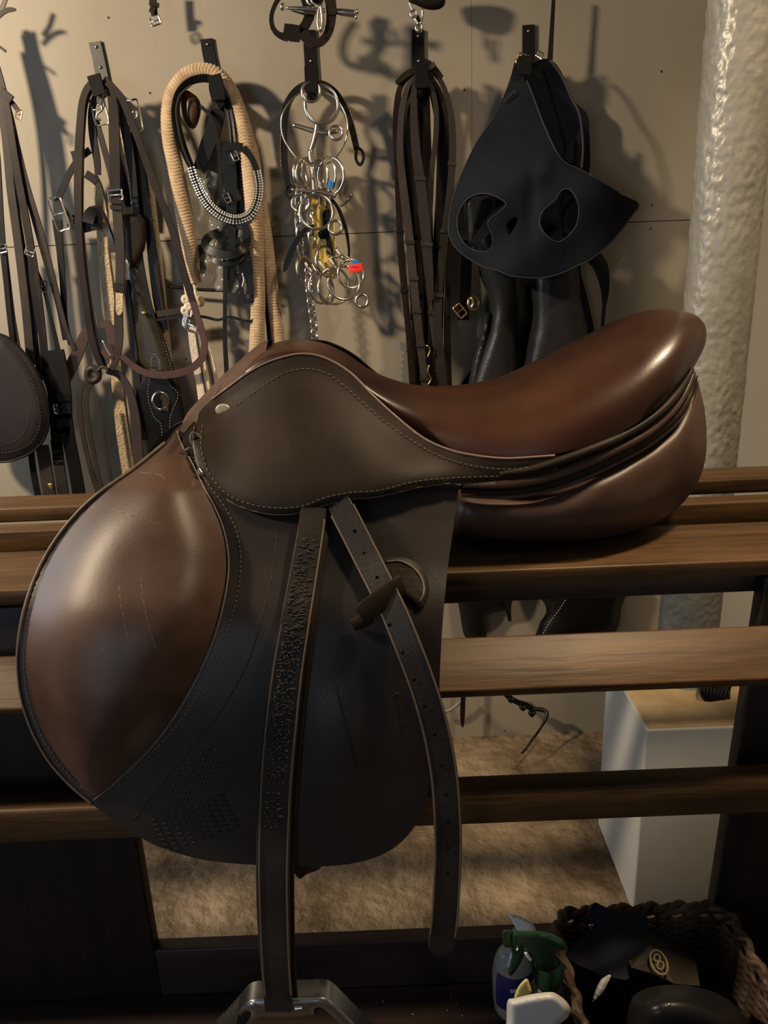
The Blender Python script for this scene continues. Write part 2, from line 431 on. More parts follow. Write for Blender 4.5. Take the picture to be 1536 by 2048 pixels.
# ================================================================== the saddle
YC = 0.925
sd = thing('saddle', 'brown leather jumping saddle with dark flaps resting on the slatted stand', 'saddle', (0.0, YC, 0.84))
pairs = [((446,786),(492,738),.035),((462,772),(505,722),.045),((490,750),(522,702),.050),((530,727),(550,688),.052),((575,712),(582,683),.053),((610,708),(616,687),.053),((650,716),(655,700),.055),
 ((700,745),(705,731),.060),((750,795),(755,755),.068),((800,840),(805,772),.080),((850,878),(850,780),.095),((900,900),(905,782),.110),((950,911),(960,777),.122),
 ((1010,916),(1020,765),.132),((1070,912),(1085,737),.140),((1130,904),(1145,706),.144),((1200,885),(1210,672),.143),((1260,855),(1265,641),.136),((1310,820),(1315,623),.122),
 ((1345,788),(1350,619),.098),((1368,762),(1382,627),.068),((1380,747),(1402,647),.04),((1387,736),(1409,677),.015)]
pp = cr([(a[0],a[1],b_[0],b_[1],h) for a, b_, h in pairs], n=4)
NT = 22; V = []; Fc = []; weltY = {}
for row in pp:
    ax, ay, bx, by, h = row
    Wn = U(ax, ay, YC-h); Tp = U(bx, by, YC)
    Wf = Vector((Wn.x, 2*YC-Wn.y, Wn.z))
    for j in range(NT+1):
        a = math.pi*j/NT; ca, sa = math.cos(a), math.sin(a)
        e = 0.80
        s_ = abs(sa)**e; c_ = math.copysign(abs(ca)**e, ca)
        mid = (Wn+Wf)/2
        V.append(mid+(Wn-mid)*c_+(Tp-mid)*s_)
n = len(pp)
for i in range(n-1):
    for j in range(NT): Fc.append((i*(NT+1)+j, i*(NT+1)+j+1, (i+1)*(NT+1)+j+1, (i+1)*(NT+1)+j))
    Fc.append((i*(NT+1)+NT, i*(NT+1), (i+1)*(NT+1), (i+1)*(NT+1)+NT))
Fc.append(tuple(range(NT+1))); Fc.append(tuple(range((n-1)*(NT+1), n*(NT+1))))
seat = obj('seat', V, Fc, MT['seat'], sd); sharp(seat, 70)
def hwx(x): return float(np.interp(x, pp[:,0], pp[:,4]))
# skirt: hangs from the welt over the flap
sk_out = [(398,826),(425,798),(455,776),(490,750),(530,727),(575,712),(610,708),(650,716),(700,745),(750,795),(800,840),(850,878),(900,900),(950,911),(1010,917),(1070,914),(1110,911),(1120,925),(1100,945),
 (1040,958),(960,965),(900,967),(840,974),(790,986),(740,995),(700,998),(660,1007),(620,1021),(580,1028),(540,1028),(495,1018),(455,1000),(425,975),(402,944),(390,905),(387,862)]
def skY(x, y):
    top = float(np.interp(x, [390,450,530,610,700,800,900,1010,1120],[826,778,727,708,745,840,900,917,911])); bot = float(np.interp(x, [390,450,540,620,740,840,960,1120],[900,1000,1028,1021,995,974,965,925]))
    t = max(0., min(1., (y-top)/max(20, bot-top)))
    Yw = YC-float(np.interp(x, [390,460,530,610,700,800,900,1010,1120],[.045,.052,.058,.060,.066,.085,.113,.135,.146]))
    Ybt = float(np.interp(x, [390,480,560,700,800,900,1000,1120],[.788,.752,.744,.744,.746,.758,.772,.776]))
    return Yw*(1-t)+Ybt*t - 0.012*math.sin(math.pi*t)
skirt = sheet('skirt', sk_out, 8, skY, MT['dark'], sd, bulge=lambda x,y,d: 0.0015*min(1,d/8), back=0.004, ysmooth=60)
line('welt', [(p[0],p[1]) for p in sk_out[1:17]], skirt.at, MT['welt'], skirt.o, r=2.6, off=0.0)
line('edge_piping', sk_out[17:]+[sk_out[0]], skirt.at, MT['edge'], skirt.o, r=2.0, off=-0.001)
stitches('stitching', [(470,812),(540,762),(580,742),(620,738),(660,750),(710,790),(760,835),(820,878),(880,912),(950,932),(1020,938),(1080,930)], skirt.at, MT['thread'], skirt.o)
stitches('stitching', [(405,850),(402,890),(415,940),(450,985),(500,1008),(560,1016),(610,1010),(650,995),(700,985),(760,980),(830,963),(900,956),(1000,952)], skirt.at, MT['thread'], skirt.o)
c = U(446, 820, skirt.at(446,820)-0.001); mb = MB()
v, f = tube_v([c+Vector((0,0.002,0)), c, c+Vector((0,-0.0008,0)), c+Vector((0,-0.0011,0))], [0.0077,0.0077,0.0070,0.0045], 28)
v = [Vector((c.x+(q.x-c.x)*1.05, q.y, c.z+(q.z-c.z)*0.82)) for q in v]
mb.add(v, f); mb.build('saddle_nail', MT['brass'], skirt.o)

# flap
fl_out = [(352,858),(330,885),(265,938),(200,984),(150,1030),(105,1088),(72,1150),(48,1220),(36,1290),(36,1350),(46,1410),(68,1470),(100,1525),(140,1570),(185,1609),(245,1652),(300,1685),(350,1705),(410,1720),(480,1728),(540,1731),(600,1733),(660,1732),(715,1725),
 (765,1709),(805,1682),(835,1643),(853,1595),(862,1545),(872,1470),(878,1400),(880,1340),(885,1250),(894,1150),(906,1060),(916,985),(920,960),(860,950),(760,960),(640,960),(520,960),(430,880),(400,830),(385,832)]
FLP = cr([(860,.806),(930,.786),(1000,.766),(1120,.732),(1240,.694),(1380,.676),(1560,.664),(1740,.652)], n=12)
def flC(y): return float(np.interp(y, FLP[:,0], FLP[:,1]))
def flY(x, y):
    base = flC(y)
    # forward edge turns away round the knee, rear edge too
    base += 0.010*max(0., (230-x)/200.)**1.6
    base += 0.006*max(0., (x-760)/150.)**1.8
    # the top front runs up to the pommel, close to the centre line
    base += 0.040*max(0., (980-y)/120.)
    return base
flap = sheet('flap', fl_out, 8, flY, MT['flap'], sd, bulge=lambda x,y,d: 0.006*min(1,d/120)*math.exp(-((x-700)/70.)**2-((y-1480)/120.)**2), back=0.0045)
line('edge_piping', fl_out[1:15], flap.at, MT['edge'], flap.o, r=3.2, off=0.0005)
stitches('stitching', [(344,905),(272,955),(208,1000),(160,1045),(118,1098),(86,1158),(62,1225),(50,1290),(49,1350),(60,1410),(80,1465),(112,1518),(150,1562),(182,1592)], flap.at, MT['threadd'], flap.o, dash=6, gap=4)
kb = [(352,866),(335,888),(282,932),(222,976),(172,1022),(126,1078),(92,1138),(68,1205),(54,1275),(52,1335),(62,1395),(84,1458),(118,1515),(150,1556),(186,1592),(240,1548),(300,1488),(350,1422),(390,1352),(420,1282),(440,1210),(452,1140),(448,1080),(432,1030),(405,975),(380,922),(362,885)]
def kbh(x, y, d):
    R = 105.; u = min(1., d/R); return 0.033*math.sqrt(max(0, 1-(1-u)**2))
knee = sheet('knee_block', kb, 8, lambda x,y: flY(x,y)-0.002, MT['block'], flap.o, bulge=kbh, back=0.003, relax=90)
line('edge_piping', [(355,862),(364,890),(384,924),(408,975),(436,1030),(452,1080),(457,1140),(446,1212),(426,1285),(395,1356),(354,1428),(304,1494),(243,1554),(188,1600)], flap.at, MT['edge'], flap.o, r=2.2, off=0.001)
stitches('stitching', [(410,960),(450,1015),(472,1060),(481,1110),(478,1170),(462,1240),(436,1310),(405,1372),(365,1435),(310,1500),(250,1558),(205,1596)], flap.at, MT['thread'], flap.o, dash=6, gap=4)
# girth-strap outline pressed into the rear of the flap
line('pressed_line', [(790,1388),(798,1388),(801,1410),(806,1440),(812,1452)], flap.at, MT['dark'], flap.o, r=2.2, off=0.0)
line('pressed_line', [(672,1370),(690,1440),(705,1500),(716,1540)], flap.at, MT['black'], flap.o, r=1.0, off=0.0)
line('pressed_line', [(556,1060),(548,1130),(528,1220),(498,1320),(450,1410),(390,1490),(330,1560),(268,1640)], flap.at, MT['dark'], flap.o, r=1.6, off=-0.0004)
for pts in ([(238,1170),(242,1210),(250,1250),(256,1280)],[(282,1150),(286,1200),(298,1250),(312,1300)],[(172,1300),(184,1345),(196,1400)],[(205,1295),(212,1330),(215,1345)],[(280,945),(320,950),(330,960)],[(225,1018),(262,1030),(290,1040),(325,1048)],[(250,1015),(285,1022)]):
    line('crease', pts, knee.at, MT['edge'], knee.o, r=0.9, off=-0.0003)
sheet('sweat_flap', [(566,1660),(580,1732),(590,1748),(600,1758),(614,1748),(645,1730),(650,1660)], 6, lambda x,y: .672, MT['block'], sd, back=.004)
# embossed mark on the lower flap
mb = MB()
for i in range(9):
    for j in range(7):
        x = 300+i*17+j*5; y = 1640+j*10-i*6+ (i%2)*4
        if y > 1700: continue
        p = [U(x,y,flap.at(x,y)-0.0003), U(x+7,y-2,flap.at(x+7,y-2)-0.0006), U(x+13,y+1,flap.at(x+13,y+1)-0.0003)]
        mb.add(*tube_v(p, 0.00045, 5))
for i in range(8):
    for j in range(5):
        x = 335+i*12+j*5; y = 1560+j*12-i*10
        p = [U(x,y,flap.at(x,y)-0.0003), U(x+6,y-4,flap.at(x+6,y-4)-0.0006), U(x+10,y+2,flap.at(x+10,y+2)-0.0003)]
        mb.add(*tube_v(p, 0.0004, 5))
mb.build('embossing', MT['flap'], flap.o, sh=0)
# keeper patch and strap loop
kp = [(758,1122),(785,1114),(815,1117),(840,1132),(855,1158),(858,1185),(850,1208),(838,1216),(826,1205),(812,1195),(796,1190),(780,1176),(772,1152)]
kps = sheet('keeper_patch', kp, 5, lambda x,y: flap.at(x,y)-0.0035, MT['dark'], flap.o, bulge=lambda x,y,d: 0.0022*min(1,d/6), back=0.002)
stitches('stitching', [(772,1124),(800,1122),(828,1136),(845,1160),(848,1185),(838,1205)], kps.at, MT['edge'], kps.o, dash=6, gap=3, r=1.4) if False else line('sewn_edge', [(772,1124),(800,1122),(828,1136),(845,1160),(848,1185),(838,1205)], kps.at, MT['edge'], flap.o, r=2.2, off=0.0005)
# far side of the saddle: the same flap and block mirrored across the centre line
for src, nm in ((skirt.o, 'skirt'), (flap.o, 'flap')):
    me = src.data.copy(); L = ORI[src.name]
    for q in me.vertices: q.co.y = 2*(YC-L.y)-q.co.y
    me.flip_normals()
    o = bpy.data.objects.new(nm, me); COL.objects.link(o); o.parent = sd; ORI[o.name] = Vector(L)
# pommel front: leather lining between the two flap tops, and the far flap's front edge
ft = [(356,856),(385,826),(440,775),(480,738),(512,716)]
mbp = MB(); v, f = strap_v([(362,868,.81),(385,836,.84),(430,792,.878),(475,750,.91),(508,722,.928)], [10,20,22,20,14], 0.006); mbp.add(v, f)
mbp.build('pommel_binding', MT['block'], sd)
V = []; Fc = []
cc_ = cr([(352,880),(385,845),(430,800),(470,765),(505,735),(530,722)], step=12)
for x, y in cc_[:, :2]:
    h = float(np.interp(x, [352,430,530],[.085,.06,.045]))
    a = U(x, y, YC-h); ys = [YC-h, YC, YC+h]
    for k in range(9):
        u = k/8; V.append((a.x, YC-h+2*h*u, a.z+0.018*math.sin(math.pi*u)))
    for k in range(9):
        u = k/8; V.append((a.x+0.012, YC-h+2*h*u, a.z+0.018*math.sin(math.pi*u)-0.02))
m_ = len(cc_)
for i in range(m_-1):
    for k in range(8): 
        Fc.append((i*18+k, i*18+k+1, (i+1)*18+k+1, (i+1)*18+k)); Fc.append((i*18+9+k, (i+1)*18+9+k, (i+1)*18+9+k+1, i*18+9+k+1))
obj('pommel_front', V, Fc, MT['block'], sd)
# rear panel cushions, near and far
pn = [(905,972),(960,982),(1030,985),(1100,972),(1180,940),(1250,905),(1310,868),(1350,828),(1375,785),(1388,742),(1398,772),(1408,812),(1413,860),(1412,910),(1400,955),(1375,995),(1340,1028),(1295,1052),(1230,1070),(1160,1080),(1080,1082),(1000,1078),(930,1078),(895,1074)]
def pnY(x, y): return 0.815 + 0.075*max(0., (x-1180)/230.)**1.6
def pnh(x, y, d):
    u = min(1., d/52.); return 0.045*math.sqrt(max(0, 1-(1-u)**2))
pan = sheet('panel', pn, 8, pnY, MT['block'], sd, bulge=pnh, back=0.03, relax=12, backbulge=lambda x,y,d: 0.02*math.sqrt(max(0,1-(1-min(1,d/50))**2)))
me = pan.o.data.copy()
for q in me.vertices: q.co.y = 2*(YC-ORI[pan.o.name].y)-q.co.y
me.flip_normals(); o = bpy.data.objects.new('panel', me); COL.objects.link(o); o.parent = sd; ORI[o.name] = ORI[pan.o.name].copy()
# core under the seat (gullet side), joins seat and panels
V = []; Fc = []
cs = cr([(905,940,975,.09),(1000,935,990,.10),(1100,925,975,.11),(1200,905,940,.11),(1290,860,890,.10),(1350,800,835,.075),(1380,755,780,.045)], n=4)
for x, y0_, y1_, h in cs:
    a = U(x, y0_, YC-h); b2 = U(x, y1_, YC-h)
    V += [(a.x, YC-h, a.z), (a.x, YC+h, a.z), (a.x, YC+h, b2.z), (a.x, YC-h, b2.z)]
for i in range(len(cs)-1):
    for k in range(4): Fc.append((i*4+k, i*4+(k+1) % 4, (i+1)*4+(k+1) % 4, (i+1)*4+k))
Fc += [(0,1,2,3), tuple((len(cs)-1)*4+k for k in range(4))]
obj('tree', V, Fc, MT['dark'], sd)
# cantle trims sweeping from the skirt up round the cantle
def trY(x): return float(np.interp(x, [900,1000,1100,1200,1300,1350,1390], [.776,.776,.776,.782,.805,.83,.87]))
tr = [([(1000,948),(1060,940),(1110,925),(1180,900),(1250,870),(1310,832),(1350,793),(1378,752),(1384,738)], 9, 'dark'),
      ([(925,970),(1000,968),(1080,958),(1150,935),(1220,905),(1290,868),(1340,825),(1370,785),(1387,745)], 10, 'block'),
      ([(922,983),(1000,984),(1080,974),(1150,950),(1220,920),(1290,882),(1345,838),(1378,795),(1392,752)], 8, 'dark'),
      ([(924,992),(1000,994),(1080,985),(1155,962),(1225,930),(1295,892),(1352,846),(1384,800),(1396,760)], 5, 'block')]
for k, (pts, r, mt) in enumerate(tr):
    v, f = tubep([(x, y, trY(x)-0.004+0.002*k) for x, y in pts], [r*.6]+[r]*5+[r*.5], step=8, seg=12); obj('cantle_trim', v, f, MT[mt], sd)
v, f = tubep([(1000,931,.776),(1070,928,.776),(1130,914,.777),(1200,893,.783),(1260,866,.797),(1310,836,.81),(1350,796,.835)], 2.2, step=8); obj('cantle_piping', v, f, MT['edge'], sd)
# little rings at the front edge of the skirt
for (x, y, R, sq, rl) in ((394,884,20,.55,1.2),(384,906,13,.7,0.3)):
    c = U(x, y, skirt.at(398,890)+.007); k = mpp(c); mb = MB(); mb.add(*ring_v(c, R*k, 2.2*k, (0.1,-1,0.05), 32, 8, sq, rl)); mb.build('dee_ring', MT['steel'], sd)
c = U(402, 945, skirt.at(410,945)+.002); mb = MB(); mb.add(*tube_v([c+Vector((-.002,0,.004)), c+Vector((0,-.001,0)), c+Vector((.003,0,-.004))], [.0015,.0028,.0015], 12)); mb.build('stud', MT['steel'], sd)

# stirrup leather (hangs through the keeper) and iron
sl = thing('stirrup_leather', 'long dark punched stirrup leather hanging over the near saddle flap', 'stirrup leather', U(620,1010,.74))
A = flap.at
LP = [(628,1015),(622,1060),(607,1150),(590,1250),(574,1350),(562,1450),(553,1550),(548,1650),(546,1750),(548,1850),(552,1940),(556,1990),(558,2020)]
LP = [(x, y, flC(y)-0.010 if y < 1700 else .643-0.00009*(y-1700)) for x, y in LP]
front = strap('hanging_strap', LP, [52,54,58,62,66,68,68,68,67,66,60,56], MT['strapl'], sl, t=0.005)
strap('hanging_strap', [(x+16,y+4,z+0.007) for x,y,z in LP[:-1]], [40,44,48,52,56,58,58,56,54,52,50,48], MT['dark'], sl, t=0.004)
LQ = [(676,1004),(695,1040),(728,1105),(762,1172),(790,1230),(815,1290),(838,1350),(858,1410),(876,1480),(888,1550),(894,1620),(896,1700),(893,1780),(889,1840),(884,1880),(880,1908)]
LQ = [(x, y, flC(y)-0.011-0.004*max(0,(x-700)/200) if y < 1700 else .641-0.00006*(y-1700)) for x, y in LQ]
tail = strap('tail_strap', LQ, [50,52,54,56,56,54,56,56,56,56,55,54,52], MT['strapl'], sl, t=0.004, tip=True)
# paler tubes put the light caught along the edges into colour; punched holes
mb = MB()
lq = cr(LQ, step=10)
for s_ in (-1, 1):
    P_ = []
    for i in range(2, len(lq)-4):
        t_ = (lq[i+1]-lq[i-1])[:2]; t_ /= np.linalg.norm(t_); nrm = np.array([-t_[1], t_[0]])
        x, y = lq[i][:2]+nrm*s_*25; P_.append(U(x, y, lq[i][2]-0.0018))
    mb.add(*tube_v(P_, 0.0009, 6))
mb.build('strap_edge_light', MT['edge'], tail)
def on(lst, y):
    a = cr(lst, step=5); k = np.argmin(abs(a[:,1]-y)); return a[k]
def hole(x, y, Yv, r, par, material=None):
    c = U(x, y, Yv); mb = MB(); mb.add(*tube_v([c, c+Vector((0,-0.0004,0))], r, 14)); mb.build('punched_hole', material or MT['black'], par)
for (x, y) in ((712,1062),(732,1107),(757,1155),(782,1250),(808,1306),(831,1360),(852,1413),(872,1470),(886,1532),(895,1590),(899,1644),(899,1696),(898,1748)):
    a = on(LQ, y); hole(x-3, y, a[2]-0.0026, 0.0018, tail)
# crackle ridges of the worn face
rng = random.Random(3); mb = MB()
lpf = cr(LP, step=3)
for i in range(1100):
    k = rng.randrange(3, len(lpf)-3); y = lpf[k][1]
    if y < 1075 or y > 1660 or (rng.random() > (1 if 1180 < y < 1560 else 0.4)): continue
    t_ = (lpf[k+1]-lpf[k-1])[:2]; t_ /= np.linalg.norm(t_); nr_ = np.array([-t_[1], t_[0]])
    u = rng.uniform(-19, 19); ln = rng.uniform(5, 12); sl_ = rng.uniform(-.5, .5); Q = []
    for q, dz in ((-.5, .0019), (0, .0027), (.5, .0019)):
        p_ = lpf[k][:2]+nr_*(u+q*ln)+t_*(sl_*q*ln+(rng.uniform(-1.5,1.5) if q == 0 else 0)); Q.append(U(p_[0], p_[1], lpf[k][2]-dz))
    mb.add(*tube_v(Q, [0.0006,0.0011,0.0006], 6))
mb.build('crackled_grain', MT['strapl'], front, sh=0)
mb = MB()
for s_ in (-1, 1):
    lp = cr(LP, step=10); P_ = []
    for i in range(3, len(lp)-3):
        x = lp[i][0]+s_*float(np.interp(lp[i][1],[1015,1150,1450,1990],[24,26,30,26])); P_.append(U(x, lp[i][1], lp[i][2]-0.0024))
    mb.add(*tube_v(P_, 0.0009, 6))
mb.build('strap_edge_light', MT['edge'], front)  # caught light along the front strap's edges, as paler tubes
# keeper loop over the tail strap
v, f = strap_v([(720,1232,flC(1232)-.0165),(735,1220,flC(1220)-.0165),(752,1207,flC(1207)-.0165),(775,1190,flC(1190)-.0165),(796,1175,flC(1175)-.0165),(806,1168,flC(1168)-.015)], [42,45,46,46,45,42], 0.003, step=5)
obj('strap_keeper', v, f, MT['dark'], flap.o)
v, f = strap_v([(706,1250,flC(1250)-.005),(722,1244,flC(1244)-.009),(740,1232,flC(1232)-.011)], [26,30,30], 0.004, step=4); obj('strap_keeper', v, f, MT['dark'], flap.o)
# stirrup iron
si = thing('stirrup_iron', 'brushed aluminium stirrup iron hanging on the strap at the bottom edge', 'stirrup', U(576,2010,.63))
out = [(484,2014),(494,2004),(508,1999),(530,1998),(620,1996),(642,1995),(658,1999),(672,2010),(745,2085),(805,2150),(845,2250),(850,2400),(805,2440),(345,2440),(300,2400),(305,2250),(345,2150),(425,2078),(465,2036)]
inner = [(520,2036),(560,2036),(596,2034),(622,2030),(640,2036),(700,2088),(750,2150),(790,2250),(795,2360),(780,2385),(370,2385),(355,2360),(360,2250),(400,2150),(455,2090),(505,2046)]
w1 = [(628,2018),(640,2015),(655,2024),(684,2052),(740,2112),(728,2120),(690,2080),(650,2046),(630,2030)]
w2 = [(503,2028),(492,2022),(474,2036),(440,2070),(398,2116),(408,2126),(450,2086),(486,2054)]
sheet('frame', out, 6, lambda x, y: 0.628, MT['alu'], si, holes=[inner, w1, w2], bulge=lambda x,y,d: 0.003*min(1,d/7), back=0.022, ortho=True)
c = U(596, 2017, .622); mb = MB(); mb.add(*tube_v([c+Vector((-.003,0,0)), c+Vector((.0045,0,.001))], .0018, 10)); mb.build('slot_glint', MT['steel'], si)  # tiny steel bit added as the glint in the small hole
# ================================================================== things on the wall
MT['bridle'] = mat('brown_bridle_leather', (0.0085,0.005,0.003), 0.40, base2=(0.021,0.012,0.007), vscale=25, bump=0.1, bscale=300, bdist=0.0008)
MT['redb'] = mat('reddish_brown_leather', (0.040,0.016,0.008), 0.38, base2=(0.068,0.027,0.013), vscale=25, bump=0.1, bscale=300, bdist=0.0008)
MT['taupe'] = mat('dusty_taupe_leather', (0.020,0.015,0.011), 0.45, base2=(0.034,0.026,0.020), vscale=25, bump=0.1, bscale=300, bdist=0.0008)
MT['blackl'] = mat('black_leather', (0.003,0.003,0.003), 0.38, base2=(0.006,0.006,0.006), vscale=20, bump=0.2, bscale=260, bdist=0.001)
MT['gaiter'] = mat('black_grained_leather', (0.012,0.012,0.013), 0.33, base2=(0.018,0.018,0.020), vscale=20, bump=0.45, bscale=330, bdist=0.001)
MT['darkb'] = mat('very_dark_brown_leather', (0.0035,0.0025,0.002), 0.42, base2=(0.0085,0.006,0.004), vscale=25)
MT['olive'] = mat('olive_girth_leather', (0.018,0.015,0.008), 0.36, base2=(0.036,0.030,0.016), vscale=16, bump=0.35, bscale=120, bdist=0.002, coat=0.1)
MT['fleece'] = mat('cream_fleece', (0.36,0.27,0.16), 0.95, base2=(0.50,0.39,0.25), vscale=60, bump=1.0, bscale=220, bdist=0.004, sheen=0.4)
MT['rope'] = mat('beige_braided_rope', (0.33,0.225,0.13), 0.95, base2=(0.48,0.35,0.215), vscale=60, bump=0.5, bscale=420, btype='noise', bdist=0.0015, sheen=0.3)
MT['cord'] = mat('white_cotton_webbing', (0.52,0.43,0.32), 0.9, base2=(0.66,0.57,0.45), vscale=120, bump=0.8, bscale=300, bdist=0.002)
MT['web'] = mat('brown_web_rein', (0.015,0.0095,0.006), 0.6, base2=(0.027,0.019,0.013), vscale=30, bump=0.8, bscale=16, btype='waveX', bdist=0.002, stretch=(25,1,1))
MT['web2'] = mat('grey_brown_web_rein', (0.024,0.018,0.016), 0.55, base2=(0.038,0.030,0.027), vscale=30, bump=0.6, bscale=250)
MT['neo'] = mat('navy_black_neoprene', (0.005,0.0062,0.0098), 0.66, base2=(0.009,0.011,0.017), vscale=9, bump=0.12, bscale=200, spec=0.08, detail=6)
MT['neoe'] = mat('neoprene_edge', (0.018,0.020,0.026), 0.6)
MT['crystal'] = mat('crystal_beads', (0.85,0.82,0.76), 0.12, metal=0.7)
MT['padl'] = mat('dark_plum_grey_leather', (0.015,0.012,0.0125), 0.42, base2=(0.024,0.020,0.020), vscale=12, bump=0.2, bscale=300, bdist=0.001)
def clear(name, col, alpha=0.35, rough=0.08):
    M = mat(name, col, rough, bump=0.9, bscale=28, bdist=0.01); b_ = M.node_tree.nodes['Principled BSDF']
    b_.inputs['Alpha'].default_value = alpha; b_.inputs['Coat Weight'].default_value = 1.0; return M
MT['bag'] = clear('clear_plastic_bag', (0.16,0.17,0.16), 0.42)
MT['ybag'] = clear('yellow_plastic_sleeve', (0.60,0.42,0.07), 0.70)
MT['green'] = mat('green_item', (0.03,0.10,0.015), 0.6, base2=(0.06,0.16,0.03), vscale=30)
MT['red'] = mat('red_tag', (0.75,0.03,0.015), 0.45); MT['blue'] = mat('blue_tag', (0.02,0.14,0.42), 0.4)
MT['greyp'] = mat('grey_plastic', (0.16,0.155,0.14), 0.5)
MT['hookg'] = mat('worn_grey_metal', (0.055,0.056,0.048), 0.5, base2=(0.085,0.085,0.072), vscale=40, bump=0.1, bscale=200)
MT['purple'] = mat('faded_plum_leather', (0.028,0.020,0.021), 0.5, base2=(0.044,0.033,0.033), vscale=20)

def P3(pts, Y): return [p if len(p) == 3 else (p[0], p[1], Y) for p in pts]
def S(par, name, pts, w_, mt, Y=1.60, **k): return strap(name, P3(pts, Y), w_, MT[mt], par, **k)
def T(par, name, pts, r, mt, Y=1.60, **k):
    v, f = tubep(P3(pts, Y), r, **k); return obj(name, v, f, MT[mt], par)
def RG(par, name, x, y, Y, R, r, mt='steel', ax=(0,1,0), sq=1.0, roll=0.0):
    c = U(x, y, Y); k = mpp(c); v, f = ring_v(c, R*k, r*k*1.2, ax, 40, 8, sq, roll); return obj(name, v, f, MT[mt], par)
def buckle(par, x, y, Y, w_, h_, ang=0, r=1.8, mt='steel', name='buckle'):
    c = U(x, y, Y); k = mpp(c); a = math.radians(ang); pts = []
    for u, v in ((-1,-1),(0,-1.05),(1,-1),(1.05,0),(1,1),(0,1.05),(-1,1),(-1.05,0)):
        X, Z = u*w_/2*k, v*h_/2*k; pts.append(c+Vector((X*math.cos(a)-Z*math.sin(a), 0, X*math.sin(a)+Z*math.cos(a))))
    q = [Vector(p) for p in cr([tuple(p) for p in pts], n=4, closed=True)]
    mb = MB(); mb.add(*tube_v(q, r*k, 7, True)); mb.add(*tube_v([pts[7], (pts[7]+pts[3])/2+Vector((0,-.002,0)), pts[3]], r*k*.8, 6))
    return mb.build(name, MT[mt], par)
def TH(name, label, cat, x, y, Y, group=None): return thing(name, label, cat, U(x, y, Y), group)

# --- hooks
HOOKS = [([(190,84),(198,120),(207,165)], [(187,150),(192,165),(200,190)], 'hookg', 'grey metal wall hook farthest left, holding the brown bridle'),
 ([(413,78),(418,110),(430,165)], [(428,150),(434,172),(438,200)], 'blackm', 'black metal wall hook inside the beige rope loop'),
 ([(618,60),(620,100),(624,160)], [(622,132),(623,158),(623,186)], 'blackm', 'black metal wall hook holding the bunch of bits'),
 ([(836,60),(836,100),(838,160)], [(842,126),(843,150),(844,176)], 'blackm', 'black metal wall hook holding the bundle of web reins'),
 ([(1057,50),(1057,90),(1056,150)], [(1050,112),(1050,130),(1048,150)], 'blackm', 'black metal wall hook holding the navy mask, farthest right')]
for pl, tg, mt, lb in HOOKS:
    t = TH('bridle_hook', lb, 'hook', pl[-1][0], pl[-1][1], 1.63, 'row of metal bridle hooks')
    S(t, 'plate', pl, 25, mt, 1.6465, t=0.004, step=10)
    b0 = pl[-1]; e = tg[-1]
    S(t, 'arm', [(b0[0],b0[1],1.645),(b0[0],b0[1]+14,1.63),(e[0],e[1]+8,1.59),(e[0],e[1]+2,1.565)], 24, mt, t=0.004, step=4)
    S(t, 'tongue', tg, 27, 'black', 1.562, t=0.006, step=6)
    for q in (0.12, 0.62):
        x = pl[0][0]+(pl[-1][0]-pl[0][0])*q; y = pl[0][1]+(pl[-1][1]-pl[0][1])*q
        c = U(x, y, 1.6435); v, f = tube_v([c, c+Vector((0,-0.0012,0))], [0.0028,0.002], 12); obj('screw', v, f, MT['steeld'], t)

# --- strap bundle and padded girth at the far left
t = TH('strap_bundle', 'hanging bundle of long dark leather straps at the left edge', 'straps', 10, 180, 1.6)
for pts, w_, mt in (([(-50,60),(-22,180),(-6,300),(4,460),(16,600),(30,720)], 11, 'darkb'),([(-40,40),(-12,150),(10,260),(22,380),(38,500),(52,620),(62,730)], 17, 'taupe'),
    ([(-40,30),(-4,170),(18,300),(34,420),(56,560),(72,690),(80,770)], 11, 'darkb'),([(-45,20),(-6,140),(14,220),(30,320),(52,440),(72,560),(86,680),(92,760)], 16, 'bridle'),
    ([(-40,20),(0,160),(22,240),(44,340),(70,440),(98,540),(118,610),(132,680)], 13, 'darkb'),([(-30,20),(6,180),(30,270),(55,370),(85,470),(108,560),(130,650),(150,700)], 9, 'taupe'),
    ([(60,505),(64,560),(76,640),(92,720),(100,760)], 10, 'darkb'),([(6,490),(14,560),(24,640),(40,730)], 15, 'taupe')):
    S(t, 'strap', pts, w_, mt, 1.585+random.uniform(-.01,.01), t=0.0035, step=12)
S(t, 'buckle_tab', [(14,196),(26,208),(37,222)], [10,10,8], 'darkb', 1.58, t=.004, step=4); S(t, 'strap', [(62,508),(72,538),(86,572),(98,620),(116,700)], [8,7,7,8,10], 'darkb', 1.583)
S(t, 'keeper', [(2,182),(14,192),(24,200)], 16, 'darkb', 1.575, t=0.005, step=5)
buckle(t, 38, 229, 1.575, 10, 16, -20, 1.4, 'gold'); buckle(t, 60, 503, 1.575, 16, 14, -25, 1.5); buckle(t, 5, 497, 1.575, 14, 14, 10, 1.5); buckle(t, 88, 573, 1.575, 9, 20, -10, 1.3, 'darkb')
t = TH('stud_girth', 'dark leather girth with a large rounded stitched belly pad', 'girth', 20, 985, 1.55)
pd = [(-80,700),(-30,668),(10,672),(42,698),(70,738),(90,785),(98,830),(92,870),(72,898),(40,916),(0,924),(-60,915),(-110,860),(-110,770)]
pad = sheet('belly_pad', pd, 7, lambda x,y: 1.535, MT['padl'], t, bulge=lambda x,y,d: 0.012*math.sqrt(max(0,1-(1-min(1,d/34))**2)), back=0.01, relax=6)
line('edge_piping', pd, pad.at, MT['darkb'], pad.o, r=2.4, closed=True)
